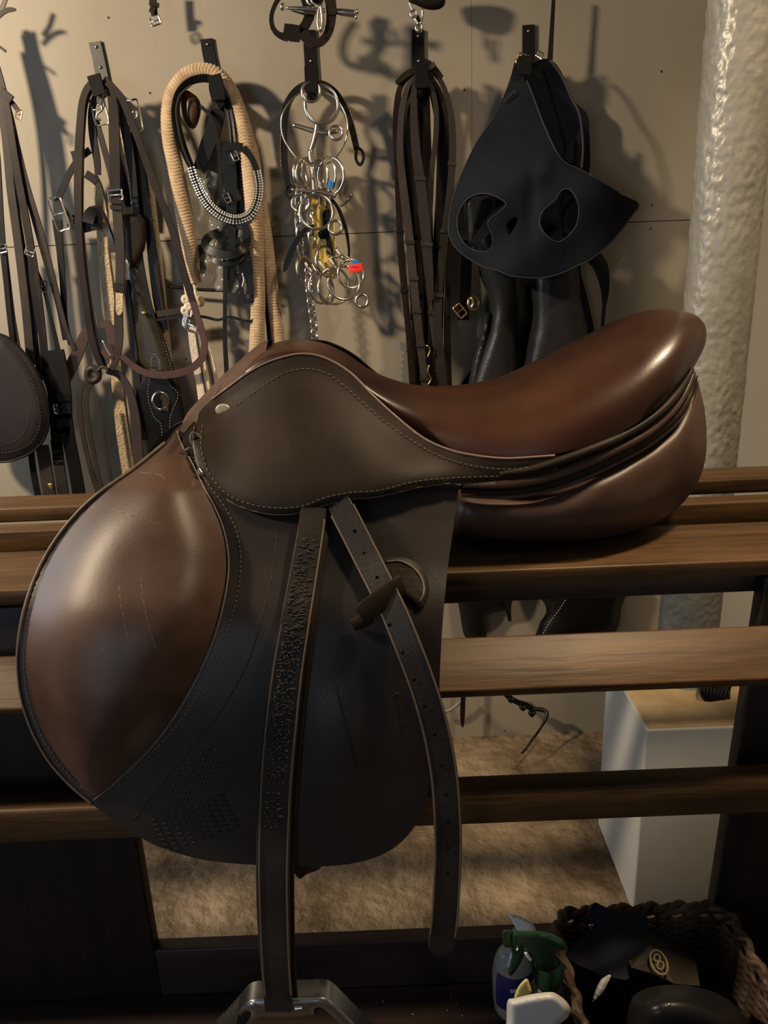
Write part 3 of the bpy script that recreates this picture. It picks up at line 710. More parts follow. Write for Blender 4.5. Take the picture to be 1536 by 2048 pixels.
stitches('stitching', [(2,690),(34,712),(60,752),(76,800),(80,845),(66,880),(36,900),(-6,908)], pad.at, MT['threadd'], pad.o, dash=4, gap=3, r=.6, off=.001)
stitches('stitching', [(-20,712),(20,730),(44,770),(56,815),(54,850),(36,878),(0,892)], pad.at, MT['threadd'], pad.o, dash=4, gap=3, r=.5, off=.001)
for pts, w_, mt in (([(62,900),(68,950),(80,1010)], 12, 'darkb'),([(84,890),(92,940),(102,1010)], 26, 'taupe'),([(112,880),(120,940),(130,1010)], 22, 'padl'),([(125,770),(135,860),(150,940),(162,1010)], 26, 'blackl'),([(88,740),(105,780),(112,860),(118,930)], 22, 'darkb'),([(110,700),(122,760),(126,820),(122,880)], 36, 'darkb')):
    S(t, 'billet_strap', pts, w_, mt, 1.565, t=0.005, step=10)
buckle(t, 112, 818, 1.55, 5, 16, 0, 1.5); buckle(t, 101, 972, 1.555, 7, 7, 0, 1.2, 'gold', 'stud')

# --- top left strap ends reaching into the picture
t = TH('strap_end', 'short curved strap ends poking in at the top left corner', 'strap', 0, 30, 1.58)
S(t, 'strap', [(-14,44),(2,28),(16,20),(32,19)], 9, 'darkb', 1.58, step=5, tip=True); S(t, 'strap', [(-6,30),(6,12),(14,-14)], 9, 'redb', 1.585, step=5)
S(t, 'strap', [(-12,86),(0,94),(12,103)], 5, 'darkb', 1.58, step=4)
t = TH('strap_with_buckle', 'short brown strap with a steel buckle hanging in at the top left', 'strap', 308, 0, 1.6)
S(t, 'strap', [(304,-30),(306,0),(309,32)], [15,15,13], 'bridle', 1.60, step=6); S(t, 'keeper', [(299,5),(309,9),(318,11)], 8, 'darkb', 1.594, step=4, t=.004); S(t, 'keeper', [(300,17),(310,22)], 12, 'darkb', 1.594, step=4)
buckle(t, 311, 42, 1.595, 17, 13, 15, 1.8)

# --- brown bridle on the first hook
t = TH('brown_bridle', 'brown leather bridle with looped reins hanging on the leftmost hook', 'bridle', 205, 190, 1.6)
S(t, 'headpiece', [(212,176),(198,166),(180,170),(166,200),(160,260),(157,330),(156,400),(160,500),(170,590),(184,680),(204,736)], [12,14,16,17,16,15,14,14,14,14,12], 'bridle', 1.575, t=.004)
S(t, 'headpiece', [(200,172),(186,178),(172,210),(166,280),(164,360),(164,440),(170,520),(182,610),(198,690),(212,738)], 7, 'redb', 1.583, t=.004)
S(t, 'cheek_strap', [(208,158),(218,170),(226,210),(229,280),(230,340),(231,388)], [14,18,22,22,22,21], 'bridle', 1.568, t=.004)
S(t, 'cheek_strap', [(232,392),(236,440),(240,500),(240,560),(237,620),(238,680),(232,720),(218,745)], [20,20,19,18,18,18,16,10], 'taupe', 1.565, t=.004)
buckle(t, 231, 390, 1.560, 25, 18, 3, 2.2)
for y in (402, 414): S(t, 'keeper', [(221,y),(233,y+1),(245,y+2)], 9, 'bridle', 1.560, step=5, t=.005)
S(t, 'keeper', [(227,573),(238,575),(249,577)], 15, 'bridle', 1.560, step=5, t=.005)
S(t, 'strap_tip', [(239,586),(239,608),(238,630)], 15, 'fleece', 1.560, step=5, t=.003, tip=True)
S(t, 'throat_strap', [(213,170),(232,200),(252,260),(264,330),(272,420),(280,520),(296,600),(318,680)], [10,14,15,14,14,14,12,12], 'darkb', 1.585, t=.004)
S(t, 'throat_strap', [(196,176),(184,220),(186,270),(194,320),(196,350)], [10,14,16,15,12], 'darkb', 1.59, t=.004)
S(t, 'throat_strap', [(192,240),(206,290),(222,350),(232,400)], 12, 'taupe', 1.592, t=.004)
S(t, 'throat_strap', [(236,232),(252,300),(266,370),(275,430)], 18, 'bridle', 1.595, t=.004)
S(t, 'rein', [(214,164),(240,192),(262,240),(284,300),(302,350),(326,410),(348,470),(366,540),(388,610)], [13,14,14,15,15,15,15,14], 'bridle', 1.56, t=.004)
S(t, 'rein', [(386,604),(403,660),(409,695),(400,722),(372,742),(330,750),(290,745),(262,728),(244,710)], [13,13,14,15,15,15,14,12], 'redb', 1.559, t=.005)
S(t, 'rein', [(180,300),(160,316),(140,345),(126,375),(116,398)], 13, 'darkb', 1.592, t=.004)
S(t, 'rein', [(114,440),(120,500),(126,570),(130,640),(142,690)], [20,14,12,12,10], 'darkb', 1.595, t=.004)
S(t, 'backing_strap', [(222,190),(240,250),(252,320),(258,400),(260,440)], [10,26,34,36,30], 'darkb', 1.612, t=.004)
S(t, 'backing_strap', [(232,200),(256,250),(274,310),(286,370),(292,440)], [8,14,20,22,20], 'darkb', 1.606, t=.004)
S(t, 'backing_strap', [(236,240),(248,300),(258,360),(266,430)], 3, 'fleece', 1.590, t=.003)
S(t, 'keeper', [(172,348),(184,356),(194,364)], 16, 'darkb', 1.58, step=4, t=.005)
S(t, 'keeper', [(148,302),(152,316),(154,330)], 14, 'darkb', 1.585, step=4, t=.005)
for k in range(3): S(t, 'noseband', [(112+k*4,398+k*4),(128+k*4,420+k*4),(146+k*4,440+k*5)], 8, ('taupe','bridle','darkb')[k], 1.578+k*.006, t=.003)
S(t, 'noseband', [(140,440),(160,452),(182,448),(200,444)], 26, 'darkb', 1.588, t=.004)
S(t, 'noseband', [(176,446),(180,428),(192,420),(204,424),(214,446),(222,480),(226,505)], [24,22,16,12,12,14,12], 'padl', 1.576, t=.004, twist=[0,20,50,60,40,10,0])
buckle(t, 118, 428, 1.572, 24, 58, 12, 1.8)
np_ = sheet('throat_pad', [(238,434),(262,428),(282,432),(292,450),(291,490),(282,514),(268,532),(254,520),(250,500),(248,465)], 5, lambda x,y: 1.580, MT['dark'], t, bulge=lambda x,y,d: .006*math.sqrt(max(0,1-(1-min(1,d/14))**2)), back=.004)
S(t, 'browband', [(120,782),(138,742),(158,700),(172,665),(184,650)], [20,24,24,22,14], 'redb', 1.585, t=.004)
S(t, 'rein_loop', [(200,648),(216,652),(226,670),(226,700),(216,712),(206,700)], [14,18,20,20,16,12], 'redb', 1.575, t=.004)
T(t, 'pin', [(205,680),(214,700),(224,716)], 1.8, 'steel', 1.56)
T(t, 'rein_knot', [(176,742),(186,736),(196,744),(196,756),(186,762),(176,756)], 7, 'taupe', 1.56, closed=True, step=3, seg=10)
T(t, 'rein_knot', [(196,742),(204,734),(214,738),(214,746)], 3.5, 'taupe', 1.555, step=3)
for pts, w_ in (([(184,760),(168,768),(159,790),(161,840),(170,890),(182,940),(196,985)], 10),([(188,762),(178,774),(172,800),(176,850),(186,900),(196,950),(206,990)], 10),([(196,800),(206,860),(216,920),(226,980)],7)):
    S(t, 'rein_end', pts, w_, 'taupe', 1.568, t=.004)
S(t, 'rein_end', [(214,742),(238,750),(256,776),(266,810),(272,850),(276,910),(280,980)], [12,16,18,20,20,20,20], 'purple', 1.572, t=.004)
# steel cheek frames
for (x0, y0) in ((198,218),(268,232)):
    m_ = 26 if x0 < 220 else 24; hh = 54
    buckle(t, x0, y0, 1.585 if x0 < 220 else 1.60, m_, hh, 8 if x0 < 220 else 4, 2.0, 'steel', 'steel_frame')
    T(t, 'steel_hook', [(x0-4,y0-6),(x0+4,y0-10),(x0+6,y0+2),(x0-2,y0+8),(x0-5,y0+18),(x0+4,y0+22)], 2.4, 'steel', 1.582, step=3)

# --- fleece girth strap and olive girth
t = TH('fleece_girth_strap', 'long strap lined with cream fleece hanging behind the brown bridle', 'girth strap', 240, 360, 1.61)
S(t, 'fleece', [(186,350),(196,375),(204,420),(208,500),(216,570),(224,640),(232,720),(238,790),(246,860),(256,930),(268,1010)], [14,24,22,24,24,22,24,26,26,26], 'fleece', 1.612, t=.014)
S(t, 'fleece', [(288,330),(298,380),(306,450),(314,520),(322,600),(334,680),(340,730)], [14,20,20,20,20,14,8], 'fleece', 1.612, t=.012)
S(t, 'strap', [(276,300),(284,350),(296,430),(306,520),(316,600),(326,660)], [12,14,16,20,20,16], 'bridle', 1.600, t=.004)
S(t, 'keeper', [(314,628),(340,624),(366,620)], 13, 'taupe', 1.590, t=.005)
S(t, 'keeper', [(312,640),(340,636),(366,632)], 5, 'bridle', 1.588, t=.005)
t = TH('leather_girth', 'wide olive brown padded leather girth with a steel ring, stitched end', 'girth', 300, 860, 1.57)
og = [(250,520),(272,528),(284,540),(296,590),(312,630),(330,680),(346,730),(362,780),(372,830),(374,880),(360,910),(305,915),(292,890),(284,840),(276,780),(268,710),(258,640),(252,580)]
gs = sheet('girth_body', og, 6, lambda x,y: 1.592, MT['olive'], t, bulge=lambda x,y,d: .012*math.sqrt(max(0,1-(1-min(1,d/20))**2))+0.0012*math.sin(y*0.9)*(1 if y < 625 else 0), back=.006, relax=2)
ge = sheet('girth_end', [(272,800),(284,760),(300,740),(330,742),(352,770),(368,820),(372,870),(364,905),(308,912),(296,880)], 6, lambda x,y: 1.580, MT['blackl'], gs.o, bulge=lambda x,y,d: .003*min(1,d/8), back=.004)
stitches('stitching', [(296,600),(316,652),(334,706),(350,760),(362,810),(368,860)], gs.at, MT['threadw'], gs.o, dash=3, gap=3, r=.5, off=.001)
stitches('stitching', [(300,745),(306,708),(318,722),(322,745),(340,770),(356,790),(342,830),(338,870)], lambda x,y: 1.576, MT['threadw'], gs.o, dash=3, gap=3, r=.5, off=.001)
stitches('stitching', [(300,745),(296,790),(306,830),(322,850),(324,880)], lambda x,y: 1.576, MT['threadw'], gs.o, dash=3, gap=3, r=.5, off=.001)
stitches('stitching', [(264,600),(274,680),(284,760),(290,830),(300,880)], gs.at, MT['threadd'], gs.o, dash=4, gap=3, r=.5, off=.001)
RG(gs.o, 'dee_ring', 321, 802, 1.572, 15, 2.4, 'steel', (0.35,-1,0), 1.15)
S(gs.o, 'ring_tab', [(322,790),(330,800),(332,822)], 12, 'taupe', 1.574, t=.003, step=4)
c = U(288, 626, 1.575); v, f = tube_v([c, c+Vector((0,-.003,0)), c+Vector((0,-.004,0))], [.0045,.004,.002], 14); obj('rivet', v, f, MT['gold'], gs.o)
S(t, 'girth_binding', [(250,560),(262,640),(272,720),(280,800),(290,880)], 10, 'padl', 1.583, t=.005)

# --- beige rope loop
t = TH('rope_loop', 'thick beige braided rope looped over the second hook', 'rope', 400, 140, 1.6)
def braid(par, pts, r, name='rope', Y=1.6):
    c = cr(P3(pts, Y), step=1.4); W = [U(*q) for q in c]; n = len(W)
    V, Fc = [], []; seg = 32; k0 = mpp(W[0])
    acc = 0; prev = None
    for i in range(n):
        a = W[max(0,i-1)]; b_ = W[min(n-1,i+1)]; T_ = (b_-a).normalized()
        s = T_.cross(Vector((0,1,0))).normalized() if prev is None else (prev-T_*prev.dot(T_)).normalized()
        prev = s; q = s.cross(T_)
        if i: acc += (W[i]-W[i-1]).length
        for k in range(seg):
            an = 2*math.pi*k/seg; ph = acc/(0.0056)*2*math.pi
            bump = 0.11*abs(math.sin(ph*.5+1.5*abs(((an/math.pi*4) % 2)-1)))
            rr = (float(np.interp(i/(n-1), np.linspace(0,1,len(r)), r)))*k0*(0.90+bump)
            V.append(W[i]+s*math.cos(an)*rr+q*math.sin(an)*rr)
    for i in range(n-1):
        for k in range(seg): Fc.append((i*seg+k, i*seg+(k+1)%seg, (i+1)*seg+(k+1)%seg, (i+1)*seg+k))
    Fc.append(tuple(range(seg))); Fc.append(tuple(range((n-1)*seg, n*seg)))
    return obj(name, V, Fc, MT['rope'], par)
braid(t, [(392,566),(386,540),(379,490),(371,440),(361,390),(350,330),(340,280),(338,225),(348,182),(372,152),(402,142),(434,150),(460,180),(478,225),(490,275),(499,330),(506,400),(511,470),(514,540),(516,610),(514,680),(512,730)], [11,16,17,17,16,15,15,15,14,14,14,14,15,16,17,17,16,15,15,15,16,16], Y=1.588)
braid(t, [(488,230),(502,290),(514,350),(522,400),(530,460),(537,520),(544,580),(552,640),(562,710)], [8,11,11,12,14,14,14,14,15], 'rope_tail', Y=1.605)
S(t, 'dark_strap', [(519,420),(524,520),(532,600),(538,660),(542,720)], [5,7,9,10,10], 'darkb', 1.612, t=.003)
for pts in ([(366,545),(371,575),(374,598)],[(388,562),(391,585),(394,603)]): T(t, 'cord', pts, 3.2, 'cord', 1.585, step=4)
for x, y, r in ((371,598,5),(377,612,5),(370,620,4.5),(399,602,6)):
    T(t, 'cord_knot', [(x-4,y-3),(x+4,y-3),(x+4,y+5),(x-3,y+5)], r, 'cord' if x < 390 else 'rope', 1.582, closed=True, step=3)
t = TH('white_lead_rope', 'flat white cotton lead with a steel clip hanging below the rope loop', 'lead rope', 385, 640, 1.58)
S(t, 'webbing', [(386,652),(392,690),(399,730),(408,780),(416,840)], [22,26,27,28,30], 'cord', 1.582, t=.006)
S(t, 'webbing', [(404,672),(412,700),(421,740),(432,790),(444,850)], [14,22,24,26,26], 'cord', 1.592, t=.006)
S(t, 'webbing_line', [(392,668),(400,720),(410,780),(420,830)], 3, 'taupe', 1.577, t=.003)
S(t, 'webbing_line', [(414,700),(424,750),(434,800)], 3, 'taupe', 1.587, t=.003)
buckle(t, 384, 650, 1.576, 22, 22, -22, 2.4); T(t, 'clip', [(372,632),(366,640),(367,656)], 1.8, 'steel', 1.58, step=4); S(t, 'clip', [(376,618),(372,630),(375,645)], [4,12,14], 'steeld', 1.58, step=4)
T(t, 'cord_end', [(374,600),(378,610),(384,622),(382,634)], 3.5, 'cord', 1.582, step=3)

# --- black bridle with crystal browband on the second hook
t = TH('black_bridle', 'black bridle with a crystal studded browband hanging inside the beige rope', 'bridle', 430, 190, 1.6)
S(t, 'headpiece', [(386,340),(372,310),(358,270),(351,225),(357,188),(378,164),(410,156),(434,166),(452,196),(462,240),(466,290),(464,330)], [12,16,18,18,16,14,16,16,16,16,16,14], 'blackl', 1.580, t=.005, twist=[0,15,25,30,30,30,20,0])
S(t, 'headpiece', [(382,334),(366,296),(356,256),(352,220),(360,190),(382,170)], 3, 'taupe', 1.573, t=.003)
S(t, 'headpiece', [(430,168),(445,200),(456,250),(460,300)], 3, 'taupe', 1.574, t=.003)
S(t, 'headpiece', [(442,196),(430,250),(412,300),(398,340)], [26,30,30,24], 'blackl', 1.606, t=.004)
sheet('poll_pad', [(362,190),(372,180),(384,186),(396,196),(402,214),(398,240),(388,258),(374,250),(364,226)], 5, lambda x,y: 1.598, MT['redb'], t, bulge=lambda x,y,d: .010*min(1,d/10), back=.003, relax=3)
S(t, 'cheek_strap', [(400,212),(418,228),(430,256),(438,300),(440,350),(444,400),(452,440)], [7,8,8,8,8,8,7], 'darkb', 1.590, t=.003)
S(t, 'cheek_strap', [(456,292),(460,340),(462,400),(464,450),(464,500),(462,560)], [26,26,24,18,14,12], 'blackl', 1.585, t=.005)
S(t, 'cheek_strap', [(474,310),(482,360),(480,420),(474,450)], 14, 'darkb', 1.60, t=.004)
for y in (312, 396): buckle(t, 462+(8 if y<350 else -8), y, 1.577, 10, 16, 20, 1.4)
S(t, 'keeper', [(448,296),(464,293),(484,294)], 15, 'blackl', 1.574, t=.004, step=5)
bb = [(382,334),(390,360),(404,392),(424,418),(448,434),(474,440),(500,430),(514,404),(518,372),(513,340),(502,314),(486,296)]
S(t, 'browband', bb, [8,14,18,20,20,20,18,16,14,12,12,14], 'blackl', 1.572, t=.004)
def beads(par, pts, off, r):
    c = cr(pts, step=1.0)[:, :2]; mb = MB(); L = 0; last = None
    for i in range(2, len(c)-2):
        if last is not None and np.linalg.norm(c[i]-last) < 5.0: continue
        last = c[i]; t_ = c[i+1]-c[i-1]; t_ = t_/np.linalg.norm(t_); nrm = np.array([-t_[1], t_[0]])
        p = c[i]+nrm*off; q = U(p[0], p[1], 1.5695); k = mpp(q)*r
        ph = [(0,0,-1)]; V = []; 
        for (zz, rr) in ((0.9,.2),(.6,.75),(0,1),(-.5,.9)):
            for a in range(6): V.append(q+Vector((math.cos(a*math.pi/3)*rr*k, -zz*k, math.sin(a*math.pi/3)*rr*k)))
        F_ = [(a+6*j, (a+1)%6+6*j, (a+1)%6+6*(j+1), a+6*(j+1)) for j in range(3) for a in range(6)]+[(0,1,2,3,4,5)]
        mb.add(V, F_)
    o = mb.build('crystal_row', MT['crystal'], par, smooth=False); return o
bo = [o for o in t.children if o.name.startswith('browband')][0]
beads(bo, bb[:10], 7, 2.6); beads(bo, bb[:10], 2, 2.3); beads(bo, bb[:10], -5, 2.4); beads(bo, bb[1:9], -9, 2.0)
nb = [(412,494,1.555),(430,505,1.545),(460,510,1.54),(484,500,1.545),(494,480,1.565),(482,468,1.585),(450,464,1.592),(424,470,1.585),(411,482,1.57)]
S(t, 'noseband', nb, 16, 'blackl', t=.004, closed=True, step=5)
S(t, 'noseband', [(420,505,1.56),(430,522,1.55),(455,528,1.545),(480,520,1.55),(490,500,1.56)], 10, 'blackl', t=.004, step=5)
S(t, 'noseband', [(468,440),(488,450),(494,470),(490,500),(496,540),(502,590)], [10,14,14,22,16,10], 'blackl', 1.57, t=.004)
S(t, 'curb_strap', [(452,520),(451,560),(450,620),(450,680),(453,740),(456,790)], [12,9,8,9,9,9], 'darkb', 1.58, t=.004)
S(t, 'keeper', [(444,524),(453,528),(462,526)], 14, 'blackl', 1.572, t=.004, step=4)
S(t, 'rein', [(384,632),(410,634),(436,640),(460,634),(490,642),(508,640),(514,622),(508,602),(502,585)], 5.5, 'blackl', 1.578, t=.004)
S(t, 'rein', [(480,520),(482,560),(485,592),(494,604),(503,596),(503,570)], [8,8,8,9,8,7], 'blackl', 1.575, t=.004, step=4)
T(t, 'bit_link', [(484,545),(488,560),(484,575)], 2, 'steel', 1.565, step=4)
bg = sheet('plastic_bag', [(368,352),(392,338),(430,345),(462,370),(498,400),(500,470),(502,560),(498,586),(440,582),(396,576),(392,540),(394,480),(384,420)], 5,
   lambda x,y: 1.597+0.006*math.sin(x*.13+y*.05)+0.004*math.sin(y*.16-x*.07), MT['bag'], None, back=.0012)
tag(bg.o, 'crumpled clear plastic bag hanging behind the crystal studded black bridle', 'plastic bag')
o = sheet('green_leaflet', [(392,498),(402,488),(410,500),(412,540),(402,548),(394,530)], 4, lambda x,y: 1.606, MT['green'], None, back=.003)
tag(o.o, 'small green piece showing through the clear plastic bag', 'leaflet')
T(None, 'thin_rod', [(336,573,1.615),(400,579,1.615),(470,582,1.615),(520,588,1.615)], 3.4, 'darkb', 1.615)
tag(bpy.data.objects['thin_rod'], 'thin dark rod held across the lower edge of the plastic bag', 'rod')

# --- third hook: a bunch of bits
t = TH('curb_strap', 'dark leather strap with stitched edge curving over the bits hook', 'strap', 622, 180, 1.6)
S(t, 'strap', [(580,386),(572,350),(568,300),(568,250),(574,210),(594,180),(620,168),(648,170),(672,188),(690,218),(704,258),(714,300)], [8,12,13,14,15,14,13,14,14,13,13,12], 'darkb', 1.60, t=.005)
S(t, 'loop_end', [(713,300),(712,318),(720,330),(727,318),(724,302),(714,296)], 6, 'darkb', 1.60, t=.005, step=4, closed=True)
S(t, 'loop_end', [(578,372),(572,384),(580,396),(592,388),(588,374)], 5, 'darkb', 1.60, t=.005, step=4, closed=True)
for sgn, pts in ((1, [(563,250),(561,290),(563,335)]),(1, [(696,212),(708,245),(718,276)])): stitches('edge_stitching', pts, lambda x,y: 1.597, MT['gold'], t, dash=3, gap=2, r=1.0)
o = T(None, 'wire_hoop', [(628,180,1.585),(594,190,1.583),(566,225,1.58),(564,265,1.58),(580,300,1.58),(606,326,1.578),(638,332,1.575),(668,318,1.578),(690,285,1.58),(695,245,1.58),(678,205,1.583),(654,186,1.585)], 1.6, 'steel', closed=True, step=5)
tag(o, 'large thin steel wire hoop threaded with bits below the third hook', 'hoop')
def bit(label, parts, x, y, Y=1.575):
    t = TH('horse_bit', label, 'bit', x, y, Y, 'bits hanging in a bunch on the third hook')
    for p in parts:
        k = p[0]
        if k == 'ring': RG(t, 'ring', p[1], p[2], p[3], p[4], p[5], p[6] if len(p) > 6 else 'steel', p[7] if len(p) > 7 else (0.1,-1,0.1), p[8] if len(p) > 8 else 1.0, p[9] if len(p) > 9 else 0.0)
        elif k == 'bar': T(t, 'mouthpiece', p[1], p[2], p[3] if len(p) > 3 else 'steeld', Y, step=4, seg=10)
        elif k == 'link': T(t, 'link', p[1], p[2], p[3] if len(p) > 3 else 'steel', Y, step=4, closed=True)
    return t
bit('three-ring steel bit topmost in the bunch, hung on the black hook', [('ring',622,184,1.560,18,2.6),('ring',643,210,1.572,33,2.8,'steel',(0.1,-1,0.1),1.08),('ring',672,266,1.57,13,2.4),
   ('bar',[(586,250),(605,255),(628,262),(652,266),(676,262)],[4,4.5,5.5,6,4]),('bar',[(635,246),(632,266),(626,288),(620,306)],[6,6,5,4.5])], 622, 184)
bit('double-jointed steel bit dangling from the topmost one by its links', [('bar',[(621,300),(622,312),(625,328)],[6,6,6],'steel'),('bar',[(624,332),(627,352),(629,372),(630,396)],[6,7,7,7])], 622, 310, 1.57)
bit('steel bit with a straight bar and two small rings around a larger one', [('bar',[(583,379),(610,381),(640,383),(660,388),(672,393)],[2.5,3,3,3.5,4]),('ring',601,407,1.562,17,2.2),('ring',633,424,1.562,33,2.6),('ring',671,455,1.562,13,2.6)], 600, 385, 1.565)
for i, (x, y, R, sq, rl, Y, ax) in enumerate(((600,348,29,1.0,0.1,1.58,(0.93,-.35,.05)),(610,350,30,1.0,0,1.575,(0.85,-.5,.05)),(618,348,30,1.0,0,1.585,(0.9,-.45,0)),(642,352,30,1.0,0,1.585,(-0.86,-.5,0)),
     (652,350,33,1.0,0,1.578,(-0.75,-.6,0)),(662,352,34,1.0,0,1.572,(-0.6,-.75,0)),(636,350,29,1.0,0,1.59,(0.95,-.3,0)))):
    t = TH('loose_ring_bit', ('bit ring farthest left of those crowded on the wire hoop','bit ring second from left on the wire hoop','bit ring third from left on the wire hoop','bit ring right of the jointed link on the wire hoop','wide bit ring near the right end of the wire hoop','bit ring farthest right on the wire hoop, widest open','bit ring hidden just behind the jointed middle link')[i], 'bit', x, y, Y, 'bits hanging in a bunch on the third hook')
    RG(t, 'ring', x, y, Y, R, 2.4, 'steel', ax, sq, rl)
    T(t, 'mouthpiece', [(x-4,y+26,Y),(x-3+(i-3)*1.5,y+45,Y+.004),(x-2+(i-3)*2,y+66,Y+.004)], [3.5,4.5,3], 'steeld', step=5, seg=8)
def linked(par, pts, L, w_, r=1.6, Y=1.57, mt='steel'):
    c = cr(pts, step=1.0)[:, :2]; D = np.concatenate([[0], np.cumsum(np.linalg.norm(np.diff(c, axis=0), axis=1))]); s = 0; k = 0
    mb = MB()
    while s+L < D[-1]:
        x, y = np.interp(s+L/2, D, c[:,0]), np.interp(s+L/2, D, c[:,1]); x2, y2 = np.interp(s+L/2+1, D, c[:,0]), np.interp(s+L/2+1, D, c[:,1])
        q = U(x, y, Y); k_ = mpp(q); t_ = (U(x2, y2, Y)-q).normalized(); sd_ = t_.cross(Vector((0,1,0))).normalized()
        an = (0.5 if k % 2 else -0.6); sd_ = Matrix.Rotation(an, 3, t_) @ sd_
        P_ = [q+t_*math.sin(a)*L*.62*k_+sd_*math.cos(a)*w_*.5*k_ for a in np.linspace(0, 2*math.pi, 16, endpoint=False)]
        mb.add(*tube_v(P_, r*k_, 6, True)); s += L*0.86; k += 1
    return mb.build('links', MT[mt], par)
t = TH('link_chain', 'steel chain of long links at the left side of the bit bunch', 'chain', 598, 400, 1.57); linked(t, [(598,408),(596,440),(600,480),(602,520)], 28, 12, 2.4, 1.57); RG(t, 'ring', 606, 540, 1.57, 29, 2.6, 'steeld', (0.95,-.3,.1)); RG(t, 'ring', 610, 542, 1.575, 28, 2.4, 'steel', (0.9,-.4,.1))
t = TH('link_chain', 'steel chain of pear-shaped links in the middle of the bit bunch', 'chain', 620, 400, 1.565); linked(t, [(618,410),(621,440),(624,480),(628,515)], 30, 14, 2.6, 1.568); RG(t, 'ring', 650, 522, 1.566, 28, 2.6, 'steel', (0.8,-.55,.1))
t = TH('curb_chain', 'twisted steel curb chain hanging lowest, just above the saddle pommel', 'chain', 618, 560, 1.58); linked(t, [(616,535),(618,575),(622,610),(628,650),(630,700)], 12, 13, 1.7, 1.58)
for i, (x, y, R, ax, lb) in enumerate(((640,575,31,(0.75,-.6,.1),'steel bit ring lowest left, beside the curb chain'),(652,578,30,(0.85,-.4,.1),'narrow steel bit ring below the yellow sleeve'),(668,572,35,(0.5,-.8,.1),'large steel bit ring under the tip of the yellow sleeve'),
     (688,566,32,(0.2,-.95,.1),'round steel bit ring right of the yellow sleeve tip'),(702,548,27,(0.3,-.9,.1),'steel bit ring directly behind the red tag'))):
    t = TH('loose_ring_bit', lb, 'bit', x, y, 1.57, 'bits hanging in a bunch on the third hook'); RG(t, 'ring', x, y, 1.568+.004*(i % 3), R, 2.4, 'steel', ax)
    if i == 3: RG(t, 'small_ring', 724, 602, 1.568, 12, 2.8)
    T(t, 'mouthpiece', [(x-14,y-28,1.575),(x-24,y-40,1.578),(x-30,y-52,1.58)], [3,4,3], 'steeld', step=5)
t = TH('shanked_bit', 'dark steel bit cheek curving out to a ball end right of the bunch', 'bit', 690, 400, 1.58); T(t, 'shank', [(680,412),(690,406),(698,398),(702,391)], [3,3,3,3], 'steeld', 1.58, step=4)
T(t, 'ball_end', [(700,394),(702,390),(704,388)], [3,5,3], 'steeld', 1.58, step=2)
yb = sheet('yellow_sleeve', [(622,398),(640,392),(662,392),(668,420),(670,480),(676,540),(672,556),(656,558),(650,540),(640,545),(628,530),(622,470)], 4, lambda x,y: 1.588+.002*math.sin(x*.4), MT['ybag'], None, back=.001)
tag(yb.o, 'yellow plastic sleeve stuck in the middle of the bit bunch', 'sleeve')
kb2 = sheet('black_print', [(646,425),(660,420),(658,460),(664,490),(666,510),(654,505),(652,480),(640,478),(636,465),(646,455)], 4, lambda x,y: 1.583, MT['black'], None, back=.001)
kb2.o.parent = yb.o; kb2.o.location = kb2.o.location-yb.o.location
o = S(None, 'black_strap_piece', [(628,452,1.562),(608,462,1.562),(590,488,1.562),(576,520,1.562),(568,544,1.562)], [8,9,11,13,12], 'blackl', tip=True, t=.003); tag(o, 'short black strap slanting left out of the bit bunch', 'strap')
o = S(None, 'black_strap_piece', [(664,398,1.574),(678,420,1.574),(692,460,1.574),(698,500,1.574),(697,515,1.574)], [5,8,7,6,4], 'blackl', t=.004); tag(o, 'curved black strap down the right side of the bit bunch', 'strap')
def plate(name, x, y, w_, h_, ang, Y, mt, label, cat):
    c = U(x, y, Y); k = mpp(c); v, f = box_v((-w_/2*k, -.001, -h_/2*k), (w_/2*k, .001, h_/2*k), .0004); v, f = xf((v, f), Matrix.Translation(c) @ Matrix.Rotation(math.radians(ang), 4, 'Y'))
    o = obj(name, v, f, MT[mt]); tag(o, label, cat); return o
o = plate('red_tag', 711, 536, 28, 15, -8, 1.552, 'red', 'small bright red tag on the lowest right bit ring', 'tag')
m_ = MB(); 
for dx in (-4,0,5): q = U(709+dx, 534, 1.5505); m_.add(*tube_v([q+Vector((-.002,0,0)), q+Vector((.002,0,.0003))], .0004, 5))
pr = m_.build('printed_mark', MT['black']); pr.parent = o; pr.location = pr.location-o.location
plate('blue_clip', 711, 525, 14, 9, -10, 1.556, 'blue', 'small blue clip just above the red tag', 'clip'); plate('blue_clip', 661, 369, 11, 14, 20, 1.556, 'blue', 'small blue clip among the rings high in the bit bunch', 'clip')
t = TH('snap_clip', 'small steel snap clip left of the red tag', 'clip', 680, 515, 1.56); T(t, 'clip_body', [(662,515),(676,515),(680,510),(690,512),(700,520),(690,524),(682,520)], 2, 'steeld', 1.56, step=4); T(t, 'clip_gate', [(684,528),(692,523),(702,521)], 2, 'steel', 1.558, step=3)

